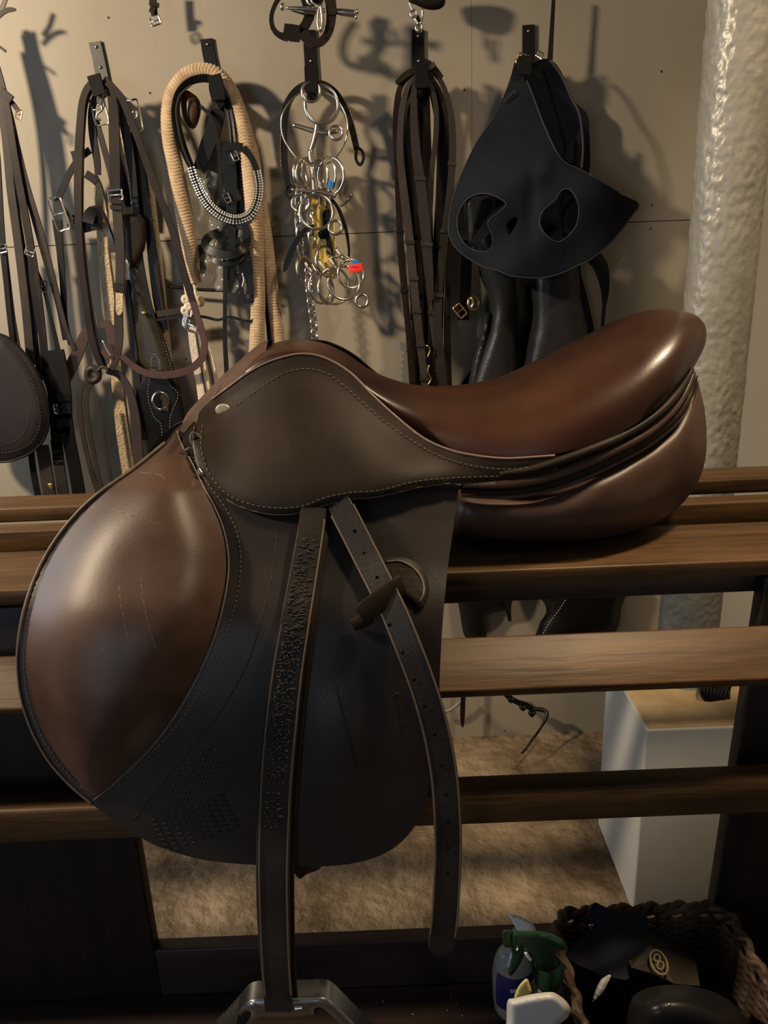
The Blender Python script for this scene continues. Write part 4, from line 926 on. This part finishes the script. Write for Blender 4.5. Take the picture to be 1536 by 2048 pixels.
# --- leather wrapped bit above the third hook
t = TH('wrapped_bit', 'steel bar bit in dark leather straps at the top above the bits hook', 'bit', 615, 40, 1.56)
T(t, 'bar', [(572,16),(600,17),(636,19),(650,22)], [3,4,4,4], 'steel', 1.545, step=5, seg=12); T(t, 'bar', [(568,14),(562,13)], 7, 'steel', 1.545, step=2)
T(t, 'bar', [(582,19),(610,24),(632,25)], [3,6,4], 'steeld', 1.555, step=5, seg=12)
T(t, 'bar', [(664,22),(690,25),(712,28)], [5,7,7], 'steeld', 1.555, step=5, seg=12); T(t, 'bar', [(712,23),(717,23)], 5, 'steel', 1.552, step=2); T(t, 'bar', [(710,34),(715,34)], 4, 'steel', 1.552, step=2)
T(t, 'cheek_loop', [(641,8),(644,30),(645,45),(641,62),(636,48),(637,28),(640,10)], 3.6, 'steel', 1.54, step=4)
S(t, 'leather_loop', [(566,-14),(552,6),(543,32),(546,56),(558,70),(576,76)], [9,8,8,9,11,14], 'darkb', 1.56, t=.006)
S(t, 'leather_block', [(568,62),(584,66),(600,68)], [26,30,28], 'darkb', 1.552, t=.014, step=6)
S(t, 'leather_strap', [(600,66),(612,48),(620,26),(614,0),(612,-16)], [20,18,20,24,24], 'darkb', 1.562, t=.006)
S(t, 'leather_strap', [(656,-16),(662,10),(662,40),(656,66),(642,84),(626,86),(612,76),(604,66)], [24,22,20,18,16,16,18,20], 'bridle', 1.548, t=.007)
S(t, 'leather_strap', [(636,-16),(634,-4),(630,6)], 26, 'darkb', 1.57, t=.006)
for a, b_ in (((650,52),(668,58)),((646,72),(656,80)),((655,30),(672,30))): T(t, 'fold', [a, b_], 1.2, 'black', 1.543, step=3)
T(t, 'cord', [(610,-10),(616,6),(622,10)], 2.2, 'steel', 1.545, step=3); T(t, 'cord', [(618,-10),(624,4),(630,10)], 2.0, 'steel', 1.545, step=3)

# --- above the fourth hook
t = TH('snap_hooks', 'dark rounded leather piece with steel rings at the top edge', 'tack', 850, 0, 1.58)
sheet('leather_piece', [(812,-30),(890,-30),(891,0),(887,13),(872,20),(850,18),(832,10),(818,2)], 5, lambda x,y: 1.57, MT['darkb'], t, bulge=lambda x,y,d: .008*min(1,d/10), back=.01)
T(t, 'hook', [(818,4),(822,14),(826,24)], 2.2, 'steel', 1.56, step=3); RG(t, 'ring', 827, 28, 1.56, 6, 2.0); T(t, 'hook', [(845,18),(845,34),(841,48)], 2.6, 'steel', 1.56, step=3); T(t, 'hook', [(829,36),(834,46),(839,54)], 2.6, 'steel', 1.56, step=3); RG(t, 'ring', 838, 56, 1.558, 6, 2.2); S(t, 'tab', [(832,30),(838,44)], 9, 'bridle', 1.565, step=3)

# --- fourth hook: bundle of web reins
RE = [
 ([(842,140),(820,150),(802,172),(794,210),(792,270),(795,340),(798,420),(802,500),(809,580),(816,650),(822,720),(828,800)], [10,12,14,14,13,13,14,14,13,13,14,14], 'bridle', 1.585, [463,582], 'brown leather rein forming the left outline of the bundle'),
 ([(834,150),(816,172),(804,220),(800,290),(804,350),(812,420),(820,490),(827,556),(833,620),(841,690),(848,750),(853,805)], [8,12,13,14,16,18,17,16,16,15,15,15], 'web2', 1.570, [484,556,622,690,758], 'grey-brown web rein with many bands crossing the bundle left of centre'),
 ([(836,158),(828,180),(828,240),(832,300),(840,360),(847,420),(853,480),(858,540),(862,600)], [10,14,17,19,21,22,20,17,12], 'web', 1.565, [356,488], 'ribbed brown web rein at the front of the bundle, widest in the middle'),
 ([(852,156),(864,176),(872,220),(872,270),(866,320),(862,360),(858,430),(856,500)], [8,10,11,10,12,14,12,10], 'taupe', 1.574, [], 'taupe rein curving on the inner right of the bundle'),
 ([(852,140),(872,150),(888,176),(900,220),(905,270),(904,330),(899,390),(892,450),(884,520),(877,590),(876,650),(882,720),(890,800)], [8,10,13,14,14,14,16,17,17,17,16,15,15], 'web', 1.572, [327,462,590], 'brown web rein forming the right outline of the bundle'),
 ([(846,480),(852,540),(860,610),(870,680),(880,740),(886,800)], [10,8,9,12,14,15], 'web2', 1.576, [625,742], 'grey-brown rein slanting down right in the lower bundle'),
 ([(842,150),(828,170),(818,240),(818,340),(826,460),(834,600),(838,720),(842,800)], [20,26,28,30,30,26,26,26], 'darkb', 1.600, [], 'nearly black rein hidden at the back left of the bundle'),
 ([(852,150),(868,180),(884,260),(886,360),(880,480),(872,620),(872,800)], [20,26,28,28,30,30,34], 'darkb', 1.602, [], 'nearly black rein hidden at the back right of the bundle'),
 ([(846,160),(848,260),(850,400),(850,560),(852,700),(856,800)], [24,28,30,34,34,34], 'darkb', 1.610, [], 'widest dark strap at the very back of the rein bundle'),
 ([(858,150),(882,190),(898,280),(900,400),(898,520),(894,640),(898,800)], [8,9,9,9,12,14,13], 'bridle', 1.594, [], 'thin brown rein just inside the right outline of the bundle'),
 ([(838,160),(812,220),(806,300),(808,380),(816,470),(822,560),(824,640)], [6,7,7,7,6,6,5], 'taupe', 1.592, [], 'thin taupe rein just inside the left outline of the bundle')]
for pts, w_, mt, Y, bands, lb in RE:
    t = TH('web_rein', lb, 'rein', pts[0][0], pts[0][1], Y, 'reins bundled on the fourth hook')
    S(t, 'strap', pts, w_, mt, Y, t=.0035, step=10)
    c = cr(pts, step=4)
    for y in bands:
        k = np.argmin(abs(c[:,1]-y)); x = c[k][0]; ww = float(np.interp(k/len(c), np.linspace(0,1,len(w_)), w_))/2+1.5
        S(t, 'band', [(x-ww,y-1),(x,y),(x+ww,y+1)], 8, 'taupe' if mt != 'bridle' else 'darkb', Y-.003, t=.004, step=4)
t = TH('billet_tab', 'short folded leather tab sticking out left at the bundle top', 'tab', 830, 140, 1.58); S(t, 'tab', [(836,138),(815,148),(802,158),(792,167)], [12,13,12,8], 'bridle', 1.575, t=.006, step=6)
t = TH('billet_tab', 'short leather tab with keeper sticking out right at the bundle top', 'tab', 855, 130, 1.58); S(t, 'tab', [(846,122),(858,128),(872,142),(884,156)], [10,13,12,8], 'darkb', 1.572, t=.006, step=6); S(t, 'keeper', [(856,138),(864,132),(870,128)], 10, 'purple', 1.566, t=.006, step=4)
t = TH('dark_buckle_strap', 'dark strap with small brass fittings low in the rein bundle', 'strap', 860, 700, 1.59)
for pts in ([(853,690),(860,700),(855,715)],[(858,730),(856,745),(862,758),(856,770)]): T(t, 'fitting', pts, 1.6, 'gold', 1.566, step=3)
S(t, 'strap', [(856,690),(858,740),(862,790)], 20, 'darkb', 1.58, t=.004)
t = TH('plastic_comb', 'grey plastic comb sticking out left of the lower rein bundle', 'comb', 800, 740, 1.62)
sheet('head', [(783,690),(788,684),(800,683),(812,686),(818,694),(814,702),(800,702),(788,697)], 3, lambda x,y: 1.60, MT['greyp'], t, back=.003); cm = [(816,690)]
for i in range(7): cm += [(809-i*0.6,706+i*13),(804-i*.8,709+i*13),(804-i*.8,715+i*13),(808-i*.6,717+i*13)]
cm += [(806,800),(824,800),(822,700)]; sheet('teeth', cm, 2.5, lambda x,y: 1.602, MT['greyp'], t, back=.003, smooth_poly=False)

# --- navy mask on the fifth hook
t = TH('horse_mask', 'navy black neoprene face mask with eye holes hanging on the rightmost hook', 'horse mask', 1060, 130, 1.58)
mo = [(1037,112),(1046,140),(1054,162),(1066,192),(1077,222),(1088,250),(1100,278),(1112,302),(1130,325),(1162,340),(1195,359),(1238,386),(1278,408),(1262,434),(1238,467),(1210,496),(1181,519),(1149,534),(1116,549),(1075,556),(1023,552),(994,541),(960,530),(923,507),(901,478),(898,441),(909,387),(929,335),(954,284),(988,236),(1005,198),(1020,158),(1030,122)]
h1 = [(914,446),(919,420),(936,397),(962,387),(990,392),(1012,408),(998,424),(976,444),(984,470),(983,498),(962,503),(938,496),(920,474)]
h2 = [(1013,450),(1020,440),(1034,432),(1035,440),(1028,456),(1019,470),(1015,462)]
h3 = [(1080,435),(1089,418),(1109,401),(1122,382),(1137,378),(1151,394),(1158,418),(1153,450),(1134,474),(1115,484),(1094,472),(1081,454)]
def mY(x, y):
    a = 1.505+0.085*max(0, 1-(y-110)/300.)**1.3*1.0
    a += 0.055*abs((x-1075)/185.)**2.2
    a += 0.010*math.exp(-((x-1062)/12.)**2)*math.exp(-((y-400)/90.)**2) - 0.008*math.exp(-((x-1085)/30.)**2-((y-345)/20.)**2)+0.006*math.exp(-((x-1112)/9.)**2-((y-338)/14.)**2)
    a += 0.004*math.sin((x+y)*0.035)
    return a
mk = sheet('mask_front', mo, 6, mY, MT['neo'], t, holes=[h1, h2, h3], bulge=lambda x,y,d: .001*min(1,d/5), back=.004, ysmooth=4)
for h in (h1, h3): line('hole_edge', h, mk.at, MT['neoe'], mk.o, r=1.4, closed=True)
line('bound_edge', mo[:12], mk.at, MT['neoe'], mk.o, r=1.6); line('bound_edge', mo[12:30], mk.at, MT['neoe'], mk.o, r=1.3)
bk = [(1040,122),(1060,128),(1082,118),(1104,121),(1124,146),(1146,198),(1174,228),(1179,264),(1179,342),(1160,352),(1110,335),(1080,280),(1056,210)]
sheet('mask_back', bk, 6, lambda x,y: 1.608-0.03*max(0,(1150-x)/110.)*max(0,1-(y-110)/240.), MT['neo'], t, back=.004)
cx_, cy_ = 1075, 430
sheet('mask_back', [(cx_+(x-cx_)*.86, cy_+(y-cy_)*.86) for x, y in mo[7:23]]+[(1000,330),(1060,300)], 8, lambda x,y: 1.614, MT['neo'], t, back=.004)
sheet('mask_side', [(1162,342),(1152,330),(1130,318),(1140,290),(1158,262),(1160,240),(1163,270),(1165,300),(1166,330)], 4, lambda x,y: 1.575, MT['neo'], t, back=.004)
v, f = tubep([(1100,120,1.575),(1122,150,1.57),(1144,198,1.565),(1158,226,1.56),(1164,262,1.555),(1166,300,1.55),(1163,338,1.545)], 2.4); obj('rim', v, f, MT['neoe'], t)
S(t, 'inner_flap', [(1146,396),(1132,414),(1124,436),(1124,462),(1136,474)], [10,8,8,8,8], 'neo', 1.555, t=.004); S(t, 'inner_flap', [(1016,408),(990,430),(972,452),(954,480),(936,492)], [10,16,16,14,8], 'neo', 1.555, t=.004)
S(t, 'size_label', [(1009,208),(1020,196),(1032,184)], 11, 'neoe', 1.558, t=.002, step=5); S(t, 'size_label', [(1011,206),(1020,197),(1030,187)], 6, 'neo', 1.556, t=.002, step=5)
S(t, 'chin_strap', [(1186,512,1.57),(1200,530,1.57),(1208,560,1.57),(1210,590,1.57),(1206,640,1.57),(1202,690,1.57)], [30,28,18,8,7,6], 'blackl', t=.003)
buckle(t, 1042, 118, 1.57, 14, 18, -20, 1.5, 'gold'); buckle(t, 1080, 110, 1.575, 12, 10, -30, 1.5)
o = S(None, 'hanging_strap_end', [(1108,-20,1.60),(1106,20,1.60),(1103,70,1.60),(1100,120,1.60)], [7,8,9,11], 'darkb', t=.003); tag(o, 'thin dark strap coming down from the top right of the mask hook', 'strap')
t = TH('buckled_strap', 'black strap with a brass roller buckle hanging left below the mask', 'strap', 935, 520, 1.59)
S(t, 'strap', [(934,480),(931,540),(929,600),(926,640)], 22, 'blackl', 1.612, t=.004); S(t, 'strap', [(952,500),(951,550),(949,590)], [14,14,12], 'padl', 1.59, t=.004)
buckle(t, 920, 622, 1.58, 15, 24, 40, 1.8, 'gold'); RG(t, 'roller', 947, 606, 1.585, 13, 2.6, 'gold', (0.6,-1,0.1)); T(t, 'roller', [(943,594),(946,608),(941,618)], 3.2, 'steel', 1.58, step=3)
# black leather behind
t = TH('half_chaps', 'pair of shiny black leather half chaps hanging under the navy mask', 'half chaps', 1050, 560, 1.6)
def cylY(cx, wdt, base): return lambda x, y: base
def bl(R, h): return lambda x, y, d: h*math.sqrt(max(0, 1-(1-min(1,d/R))**2))
sheet('shin_panel', [(935,470),(980,440),(1030,470),(1042,540),(1036,610),(1030,700),(1024,800),(938,800),(950,730),(976,650),(978,600),(962,555)], 7, lambda x,y: 1.598, MT['gaiter'], t, bulge=bl(34,.032), back=.004, relax=6)
sheet('shin_panel', [(1068,540),(1148,520),(1162,600),(1178,680),(1190,800),(1046,800),(1052,710),(1066,630)], 7, lambda x,y: 1.598, MT['gaiter'], t, bulge=bl(42,.034), back=.004, relax=6)
sheet('back_panel', [(975,600),(990,560),(1140,520),(1165,560),(1192,680),(1200,800),(932,800),(950,720)], 8, lambda x,y: 1.622, MT['blackl'], t, back=.005)
sheet('side_fold', [(972,620),(984,640),(972,700),(958,800),(934,800),(944,730),(958,680)], 5, lambda x,y: 1.596, MT['gaiter'], t, bulge=bl(12,.016), back=.004)
sheet('upper_fold', [(930,400),(958,392),(992,396),(986,430),(960,470),(938,480),(932,450)], 5, lambda x,y: 1.60, MT['gaiter'], t, bulge=bl(16,.012), back=.004)

# --- low on the wall, seen between the slats
t = TH('zipped_boot', 'dark leather boot with a zip seen between the slats at right', 'boot', 1140, 1200, 1.58)
zb = sheet('boot_shaft', [(1058,1140),(1245,1140),(1242,1220),(1232,1262),(1200,1275),(1075,1300),(1078,1250),(1092,1215)], 7, lambda x,y: 1.618, MT['darkb'], t, bulge=bl(30,.03), back=.033, relax=6)
stitches('zip', [(1138,1190),(1118,1220),(1098,1248),(1084,1272)], zb.at, MT['greyp'], zb.o, dash=3, gap=3, r=1.8, off=.001)
t = TH('hanging_boot', 'black leather boot left of the zipped one between the slats', 'boot', 960, 1200, 1.58)
sheet('boot_shaft', [(920,1140),(1030,1140),(1024,1200),(1008,1222),(985,1226),(968,1240),(972,1275),(936,1280),(922,1240)], 6, lambda x,y: 1.622, MT['blackl'], t, bulge=bl(20,.02), back=.028, relax=4)
S(t, 'pull_strap', [(1020,1190),(1016,1215),(1020,1242)], [16,12,6], 'blackl', 1.56, t=.004)
o = S(None, 'strap_end', [(927,1350,1.61),(926,1400,1.61),(925,1430,1.61),(925,1454,1.61)], [9,9,10,9], 'darkb', tip=True, t=.004); tag(o, 'dark strap end hanging between the lower slats near the stirrup strap', 'strap')
o = T(None, 'grey_cord', [(876,1424,1.62),(898,1421,1.62),(914,1410,1.62),(930,1396,1.62)], 3.4, 'greyp', step=5); tag(o, 'grey cord curving beside the stirrup strap between the lower slats', 'cord')
t = TH('crumpled_strap', 'thin black knotted strap dangling to the floor between the lower slats', 'strap', 1050, 1400, 1.60)
S(t, 'strap', [(1000,1370),(1016,1392),(1034,1404),(1052,1410),(1068,1420)], [6,12,10,12,12], 'blackl', 1.60, t=.006, step=5); T(t, 'strap_tail', [(1066,1418,1.60),(1086,1420,1.60),(1094,1430,1.59),(1080,1458,1.57),(1064,1480,1.54),(1050,1500,1.52),(1043,1506,1.51)], [4,5,3.5,2.5,2.5,2.5,2], 'blackl', step=5)
for x, y in ((1022,1396),(1046,1412),(1064,1424)): T(t, 'knot', [(x-5,y),(x,y+7),(x+5,y)], 4, 'blackl', 1.595, step=3)
t = TH('cord_coil', 'coil of black cord lying on the plinth beside the pipe', 'cord', 1430, 1400, 1.2)
for i in range(9):
    x = 1404+i*7; T(t, 'turn', [(x+6,1345+i,1.23),(x-3,1372+i*2,1.19),(x+2,1394+i*4,1.18),(x+16,1408+i*4,1.185),(x+30,1412+i*5,1.19)], 3.2, 'blackl', step=6)
# ================================================================== basket, bottles on the bottom shelf
MT['wick'] = mat('dark_wicker', (0.024,0.014,0.008), 0.5, base2=(0.075,0.048,0.030), vscale=40, bump=0.3, bscale=200)
MT['navy'] = mat('navy_cloth', (0.006,0.0075,0.014), 0.85, base2=(0.009,0.011,0.019), vscale=20, bump=0.2, bscale=500, spec=0.2)
MT['gtrig'] = mat('green_plastic', (0.004,0.030,0.014), 0.35); MT['wplast'] = mat('white_plastic', (0.62,0.63,0.62), 0.35)
MT['wp2'] = mat('white_plastic_grey', (0.42,0.42,0.42), 0.3)
MT['clearb'] = clear('clear_bottle', (0.45,0.45,0.43), 0.38, 0.06); MT['amber'] = mat('amber_liquid', (0.20,0.10,0.01), 0.15, base2=(0.14,0.07,0.01), vscale=10)
MT['navyl'] = mat('navy_label', (0.012,0.012,0.085), 0.4); MT['yel'] = mat('pale_yellow_plastic', (0.50,0.46,0.17), 0.35)
MT['boxd'] = mat('dark_box', (0.020,0.015,0.010), 0.6); MT['tan8'] = mat('faded_tan_print', (0.11,0.085,0.045), 0.7); MT['helm'] = mat('black_shell', (0.008,0.007,0.008), 0.35)
bx0 = U(1112, 1836, .742).x; bx1 = U(1452, 1836, .742).x; by1 = .748; by0 = .47; rz = U(1250, 1834, .742).z
t = thing('wicker_basket', 'dark wicker basket full of tack care things on the bottom shelf', 'basket', ((bx0+bx1)/2, (by0+by1)/2, ZS))
def loop(z, off, ins, n=200):
    P_ = []; r = .03; x0, x1, y0, y1 = bx0+ins, bx1-ins, by0+ins, by1-ins
    for cx, cy, a0 in ((x1-r, y1-r, 0), (x0+r, y1-r, 90), (x0+r, y0+r, 180), (x1-r, y0+r, 270)):
        for k in range(8): a = math.radians(a0+k*90/7); P_.append((cx+r*math.cos(a), cy+r*math.sin(a)))
    c = np.array(P_+[P_[0]]); D = np.concatenate([[0], np.cumsum(np.linalg.norm(np.diff(c, axis=0), axis=1))]); out = []
    for s_ in np.linspace(0, D[-1], n, endpoint=False):
        x, y = np.interp(s_, D, c[:,0]), np.interp(s_, D, c[:,1]); k = math.sin(s_/D[-1]*math.pi*2*28+off)*.0028
        dx, dy = x-(x0+x1)/2, y-(y0+y1)/2; L = math.hypot(dx, dy); out.append(Vector((x+dx/L*k, y+dy/L*k, z)))
    return out
mb = MB()
for i in range(24):
    z = ZS+.004+i*(rz-ZS-.010)/24; mb.add(*tube_v(loop(z, math.pi*(i % 2), .010*(1-i/24)), .0032, 6, True))
mb.build('woven_side', MT['wick'], t)
mb = MB()
for k in range(3):
    P_ = loop(rz, 0, -.003, 240); Q = [p+Vector((0,0,0)) for p in P_]
    cx, cy = (bx0+bx1)/2, (by0+by1)/2
    Q = [p+Vector(((p.x-cx)*.02*math.cos(i*.5+k*2.09), (p.y-cy)*.03*math.cos(i*.5+k*2.09), .0045*math.sin(i*.5+k*2.09))) for i, p in enumerate(Q)]
    mb.add(*tube_v(Q, .0040, 7, True))
mb.build('braided_rim', MT['wick'], t)
b = MB(); b.add(*box_v((bx0+.012, by0+.012, ZS+.001), (bx1-.012, by1-.012, ZS+.006))); b.build('base', MT['wick'], t)
# navy cloth over the back rim
ncl = [(1187,1806),(1206,1812),(1230,1822),(1262,1822),(1290,1828),(1296,1850),(1293,1880),(1284,1906),(1266,1930),(1256,1958),(1230,1956),(1202,1950),(1176,1938),(1150,1926),(1132,1908),(1150,1888),(1172,1866),(1180,1840)]
nc = sheet('cloth_boot', ncl, 5, lambda x,y: .725-.00035*(y-1806)+.004*math.sin(x*.05)-0.002*math.sin(y*.09+x*.04), MT['navy'], None, back=.004)
tag(nc.o, 'navy black cloth with a steel eyelet draped in the wicker basket', 'cloth')
c = U(1183, 1853, nc.at(1183,1853)-.001); v, f = ring_v(c, .0026, .0009, (0,1,0), 24, 6); e = obj('eyelet', v, f, MT['steel']); e.parent = nc.o; e.location = e.location-nc.o.location
# box with an 8
t = thing('numbered_box', 'dark box marked with a faded 8 inside the basket', 'box', U(1320, 1950, .66))
def quad(name, P_, Y0, mt, par, th=.004):
    V = [U(x, y, z) for x, y, z in P_]; V += [q+Vector((0,th,-.004)) for q in V]; n = len(P_)
    return obj(name, V, [tuple(range(n)), tuple(range(2*n-1, n-1, -1))]+[(i, (i+1) % n, (i+1) % n+n, i+n) for i in range(n)], MT[mt], par, smooth=False)
quad('box_face', [(1265,1902,.70),(1300,1890,.702),(1345,1905,.702),(1392,1926,.70),(1400,1972,.665),(1350,1968,.662),(1300,1945,.668),(1262,1935,.675)], 0, 'boxd', t, .03)
def ell(name, x, y, Y, rx, ry, ang, r, mt, par):
    c = U(x, y, Y); k = mpp(c); a = math.radians(ang); P_ = []
    for i in range(36):
        q = 2*math.pi*i/36; u, v = rx*math.cos(q), ry*math.sin(q); dx, dy = u*math.cos(a)-v*math.sin(a), u*math.sin(a)+v*math.cos(a); P_.append(U(x+dx, y+dy, Y+(-dy*0.0006)))
    v, f = tube_v(P_, r*k, 8, True); return obj(name, v, f, MT[mt], par)
ell('outline', 1318, 1925, .676, 15, 26, -25, 2.5, 'tan8', t)
mb = MB()
for (x, y, rx, ry) in ((1314,1916,6,7),(1321,1931,6.5,8)):
    P_ = [U(x+rx*math.cos(q), y+ry*math.sin(q), .676-(ry*math.sin(q)+y-1925)*.0006-.001) for q in np.linspace(0, 2*math.pi, 20, endpoint=False)]; mb.add(*tube_v(P_, .0011, 7, True))
mb.build('figure_eight', MT['tan8'], t)
# white blade shaped thing and dark shell
wb = sheet('white_scraper', [(1222,1950),(1216,1966),(1204,1986),(1186,2004),(1190,1984),(1200,1962),(1212,1952)], 4, lambda x,y: .66-.0003*(y-1950), MT['wp2'], None, bulge=bl(6,.003), back=.003); tag(wb.o, 'curved whitish blade below the navy cloth in the basket', 'scraper')
hs = sheet('black_shell', [(1262,2000),(1290,1978),(1330,1970),(1380,1972),(1430,1985),(1470,2010),(1500,2050),(1520,2120),(1400,2140),(1280,2130),(1255,2060)], 8, lambda x,y: .62, MT['helm'], None, bulge=bl(70,.045), back=.03, relax=20)
tag(hs.o, 'glossy black rounded shell at the front of the wicker basket', 'helmet'); 
c = U(1338, 2008, hs.at(1338,2008)); v, f = tube_v([c, c+Vector((0,-.002,.0))], [.0022,.0016], 12); e = obj('stud', v, f, MT['steeld']); e.parent = hs.o; e.location = e.location-hs.o.location
# bottles
def lathe(cx, cy, prof, seg=36, flat=1.0):
    V = []; Fc = []
    for r, z in prof:
        for k in range(seg): a = 2*math.pi*k/seg; V.append((cx+r*math.cos(a), cy+r*math.sin(a)*flat, z))
    n = len(prof)
    for i in range(n-1):
        for k in range(seg): Fc.append((i*seg+k, i*seg+(k+1)%seg, (i+1)*seg+(k+1)%seg, (i+1)*seg+k))
    Fc.append(tuple(range(seg))); Fc.append(tuple(range((n-1)*seg, n*seg)))
    return V, Fc
Y1 = .725; c1 = U(1026, 1930, Y1); zt = c1.z
t = thing('glaze_bottle', 'clear round bottle with amber liquid and navy label, white nozzle on top', 'bottle', (c1.x, Y1, ZS))
zb_, hz = ZS+.0025, U(1026,1888,Y1).z
H_ = hz-zb_
prof = [(.017, zb_), (.022, zb_+.006), (.0245, zb_+H_*.35), (.0245, zb_+H_*.6), (.020, zb_+H_*.82), (.010, zb_+H_*.97), (.008, hz+.006)]
v, f = lathe(c1.x, Y1, [(float(a), float(b_)) for a, b_ in cr(prof, n=4)]); obj('bottle_body', v, f, MT['clearb'], t)
v, f = lathe(c1.x, Y1, [(.016, zb_+.002), (.0205, zb_+.006), (.023, zb_+H_*.35), (.023, zb_+H_*.38)]); obj('liquid', v, f, MT['amber'], t)
# navy label wraps the front
V = []; Fc = []
for i in range(9):
    for k in range(15):
        a = math.radians(-150+k*120/14); z = zb_+H_*(.24+.48*i/8); r = float(np.interp(z, [q_[1] for q_ in prof], [q_[0] for q_ in prof]))+.0012; V.append((c1.x+r*math.cos(a), Y1+r*math.sin(a), z))
for i in range(8):
    for k in range(14): Fc.append((i*15+k, i*15+k+1, (i+1)*15+k+1, (i+1)*15+k))
obj('bottle_label', V, Fc, MT['navyl'], t)
def text(s_, size, loc, par, mt, name='lettering'):
    cu = bpy.data.curves.new(name, 'FONT'); cu.body = s_; cu.size = size; cu.extrude = .0001; cu.align_x = 'CENTER'
    o = bpy.data.objects.new('tmp', cu); COL.objects.link(o); bpy.context.view_layer.update()
    me = bpy.data.meshes.new_from_object(o.evaluated_get(bpy.context.evaluated_depsgraph_get())); bpy.data.objects.remove(o)
    V = [(loc[0]+q.co.x, loc[1]-q.co.z, loc[2]+q.co.y) for q in me.vertices]; F_ = [tuple(p.vertices) for p in me.polygons]
    return obj(name, V, F_, MT[mt], par, smooth=False)
text('BRUN', .0075, (c1.x+.002, Y1-.0262, zb_+H_*.56), t, 'wplast'); text('G L', .006, (c1.x-.003, Y1-.0262, zb_+H_*.40), t, 'wplast')
wn = sheet('nozzle', [(1018,1832),(1022,1828),(1040,1833),(1060,1843),(1070,1854),(1070,1866),(1036,1868),(1034,1860)], 4, lambda x,y: Y1-.004, MT['wplast'], t, bulge=bl(7,.005), back=.008)
v, f = tube_v([U(1036,1864,Y1-.002), Vector((c1.x, Y1, hz))], .007, 12); obj('neck', v, f, MT['clearb'], t)
Y2 = .655; c2 = U(1096, 1940, Y2)
t = thing('green_spray_bottle', 'dark spray bottle with a green trigger head beside the wicker basket', 'spray bottle', (c2.x, Y2, ZS))
zc = U(1096, 1962, Y2).z
v, f = lathe(c2.x, Y2, [(.019, ZS+.0025),(.0205, ZS+.006),(.0205, zc-.018),(.017, zc-.008),(.011, zc-.001)]); obj('bottle_body', v, f, MT['helm'], t)
V = []; seg = 48; z0_, z1_ = zc-.003, U(1096, 1925, Y2).z
for z, r0_ in ((z0_, .0128),(z0_+.002,.0135),(z1_-.003,.0128),(z1_,.010)):
    for k in range(seg): a = 2*math.pi*k/seg; r = r0_+(.0005 if k % 2 else -.0003); V.append((c2.x+r*math.cos(a), Y2+r*math.sin(a), z))
obj('ribbed_collar', V, [(i*seg+k, i*seg+(k+1)%seg, (i+1)*seg+(k+1)%seg, (i+1)*seg+k) for i in range(3) for k in range(seg)]+[tuple(range(seg)), tuple(range(3*seg,4*seg))], MT['gtrig'], t)
sheet('trigger_head', [(1024,1864),(1050,1862),(1080,1862),(1105,1868),(1125,1880),(1133,1892),(1128,1900),(1112,1908),(1116,1925),(1112,1940),(1082,1940),(1068,1935),(1066,1922),(1050,1905),(1030,1896),(1024,1894)], 4, lambda x,y: Y2-.006, MT['gtrig'], t, bulge=bl(12,.009), back=.014, relax=2)
sheet('nozzle', [(1006,1861),(1024,1861),(1026,1878),(1026,1893),(1008,1893),(1005,1876)], 3, lambda x,y: Y2-.006, MT['gtrig'], t, bulge=bl(5,.004), back=.012)
sheet('trigger', [(1024,1892),(1048,1894),(1050,1902),(1044,1920),(1034,1938),(1022,1952),(1016,1944),(1020,1928),(1024,1912)], 3, lambda x,y: Y2-.005, MT['gtrig'], t, bulge=bl(5,.003), back=.008)
T(t, 'spring_pin', [(1034,1898),(1035,1898.5)], 3, 'wplast', Y2-.012, step=1); T(t, 'piston', [(1051,1904),(1056,1912),(1062,1920)], [4,4,3], 'wplast', Y2-.012, step=3)
Y3 = .575; c3 = U(1075, 2030, Y3)
t = thing('white_spray_bottle', 'spray bottle with a white trigger head at the bottom edge', 'spray bottle', (c3.x, Y3, ZS))
v, f = lathe(c3.x, Y3, [(.022, ZS+.0025),(.0235, ZS+.006),(.0235, c3.z-.05),(.016, c3.z-.025),(.011, c3.z-.008)]); obj('bottle_body', v, f, MT['wp2'], t)
sheet('trigger_head', [(1015,2002),(1030,1996),(1065,1988),(1098,1984),(1112,1987),(1130,2000),(1140,2016),(1136,2034),(1118,2050),(1108,2070),(1040,2075),(1012,2070),(1013,2040)], 4, lambda x,y: Y3-.004, MT['wp2'], t, bulge=bl(16,.010), back=.014, relax=3)
ys = sheet('yellow_bottle_tip', [(1029,1998),(1034,1978),(1044,1964),(1054,1957),(1060,1970),(1063,1985),(1050,1994)], 3, lambda x,y: .61, MT['yel'], None, bulge=bl(6,.005), back=.01); tag(ys.o, 'pale yellow plastic tip between the navy label and the white trigger head', 'cap')
# crumbs on the shelf
rng = random.Random(5)
for i in range(7):
    x, y = rng.choice([(902,2018),(888,1998),(918,2004),(926,2030),(905,2000),(760,2010),(832,2025)]), 0
    q = G(x[0]+rng.uniform(-8,8), x[1]+rng.uniform(-6,6), ZS); v, f = tube_v([q+Vector((0,0,.0005)), q+Vector((rng.uniform(-.002,.002), rng.uniform(-.002,.002), .0008))], .0005, 5)
    o = obj('straw_crumb', v, f, MT['fleece']); tag(o, 'one of the tiny pale crumbs scattered on the dark bottom shelf', 'crumb', 'crumbs on the bottom shelf')
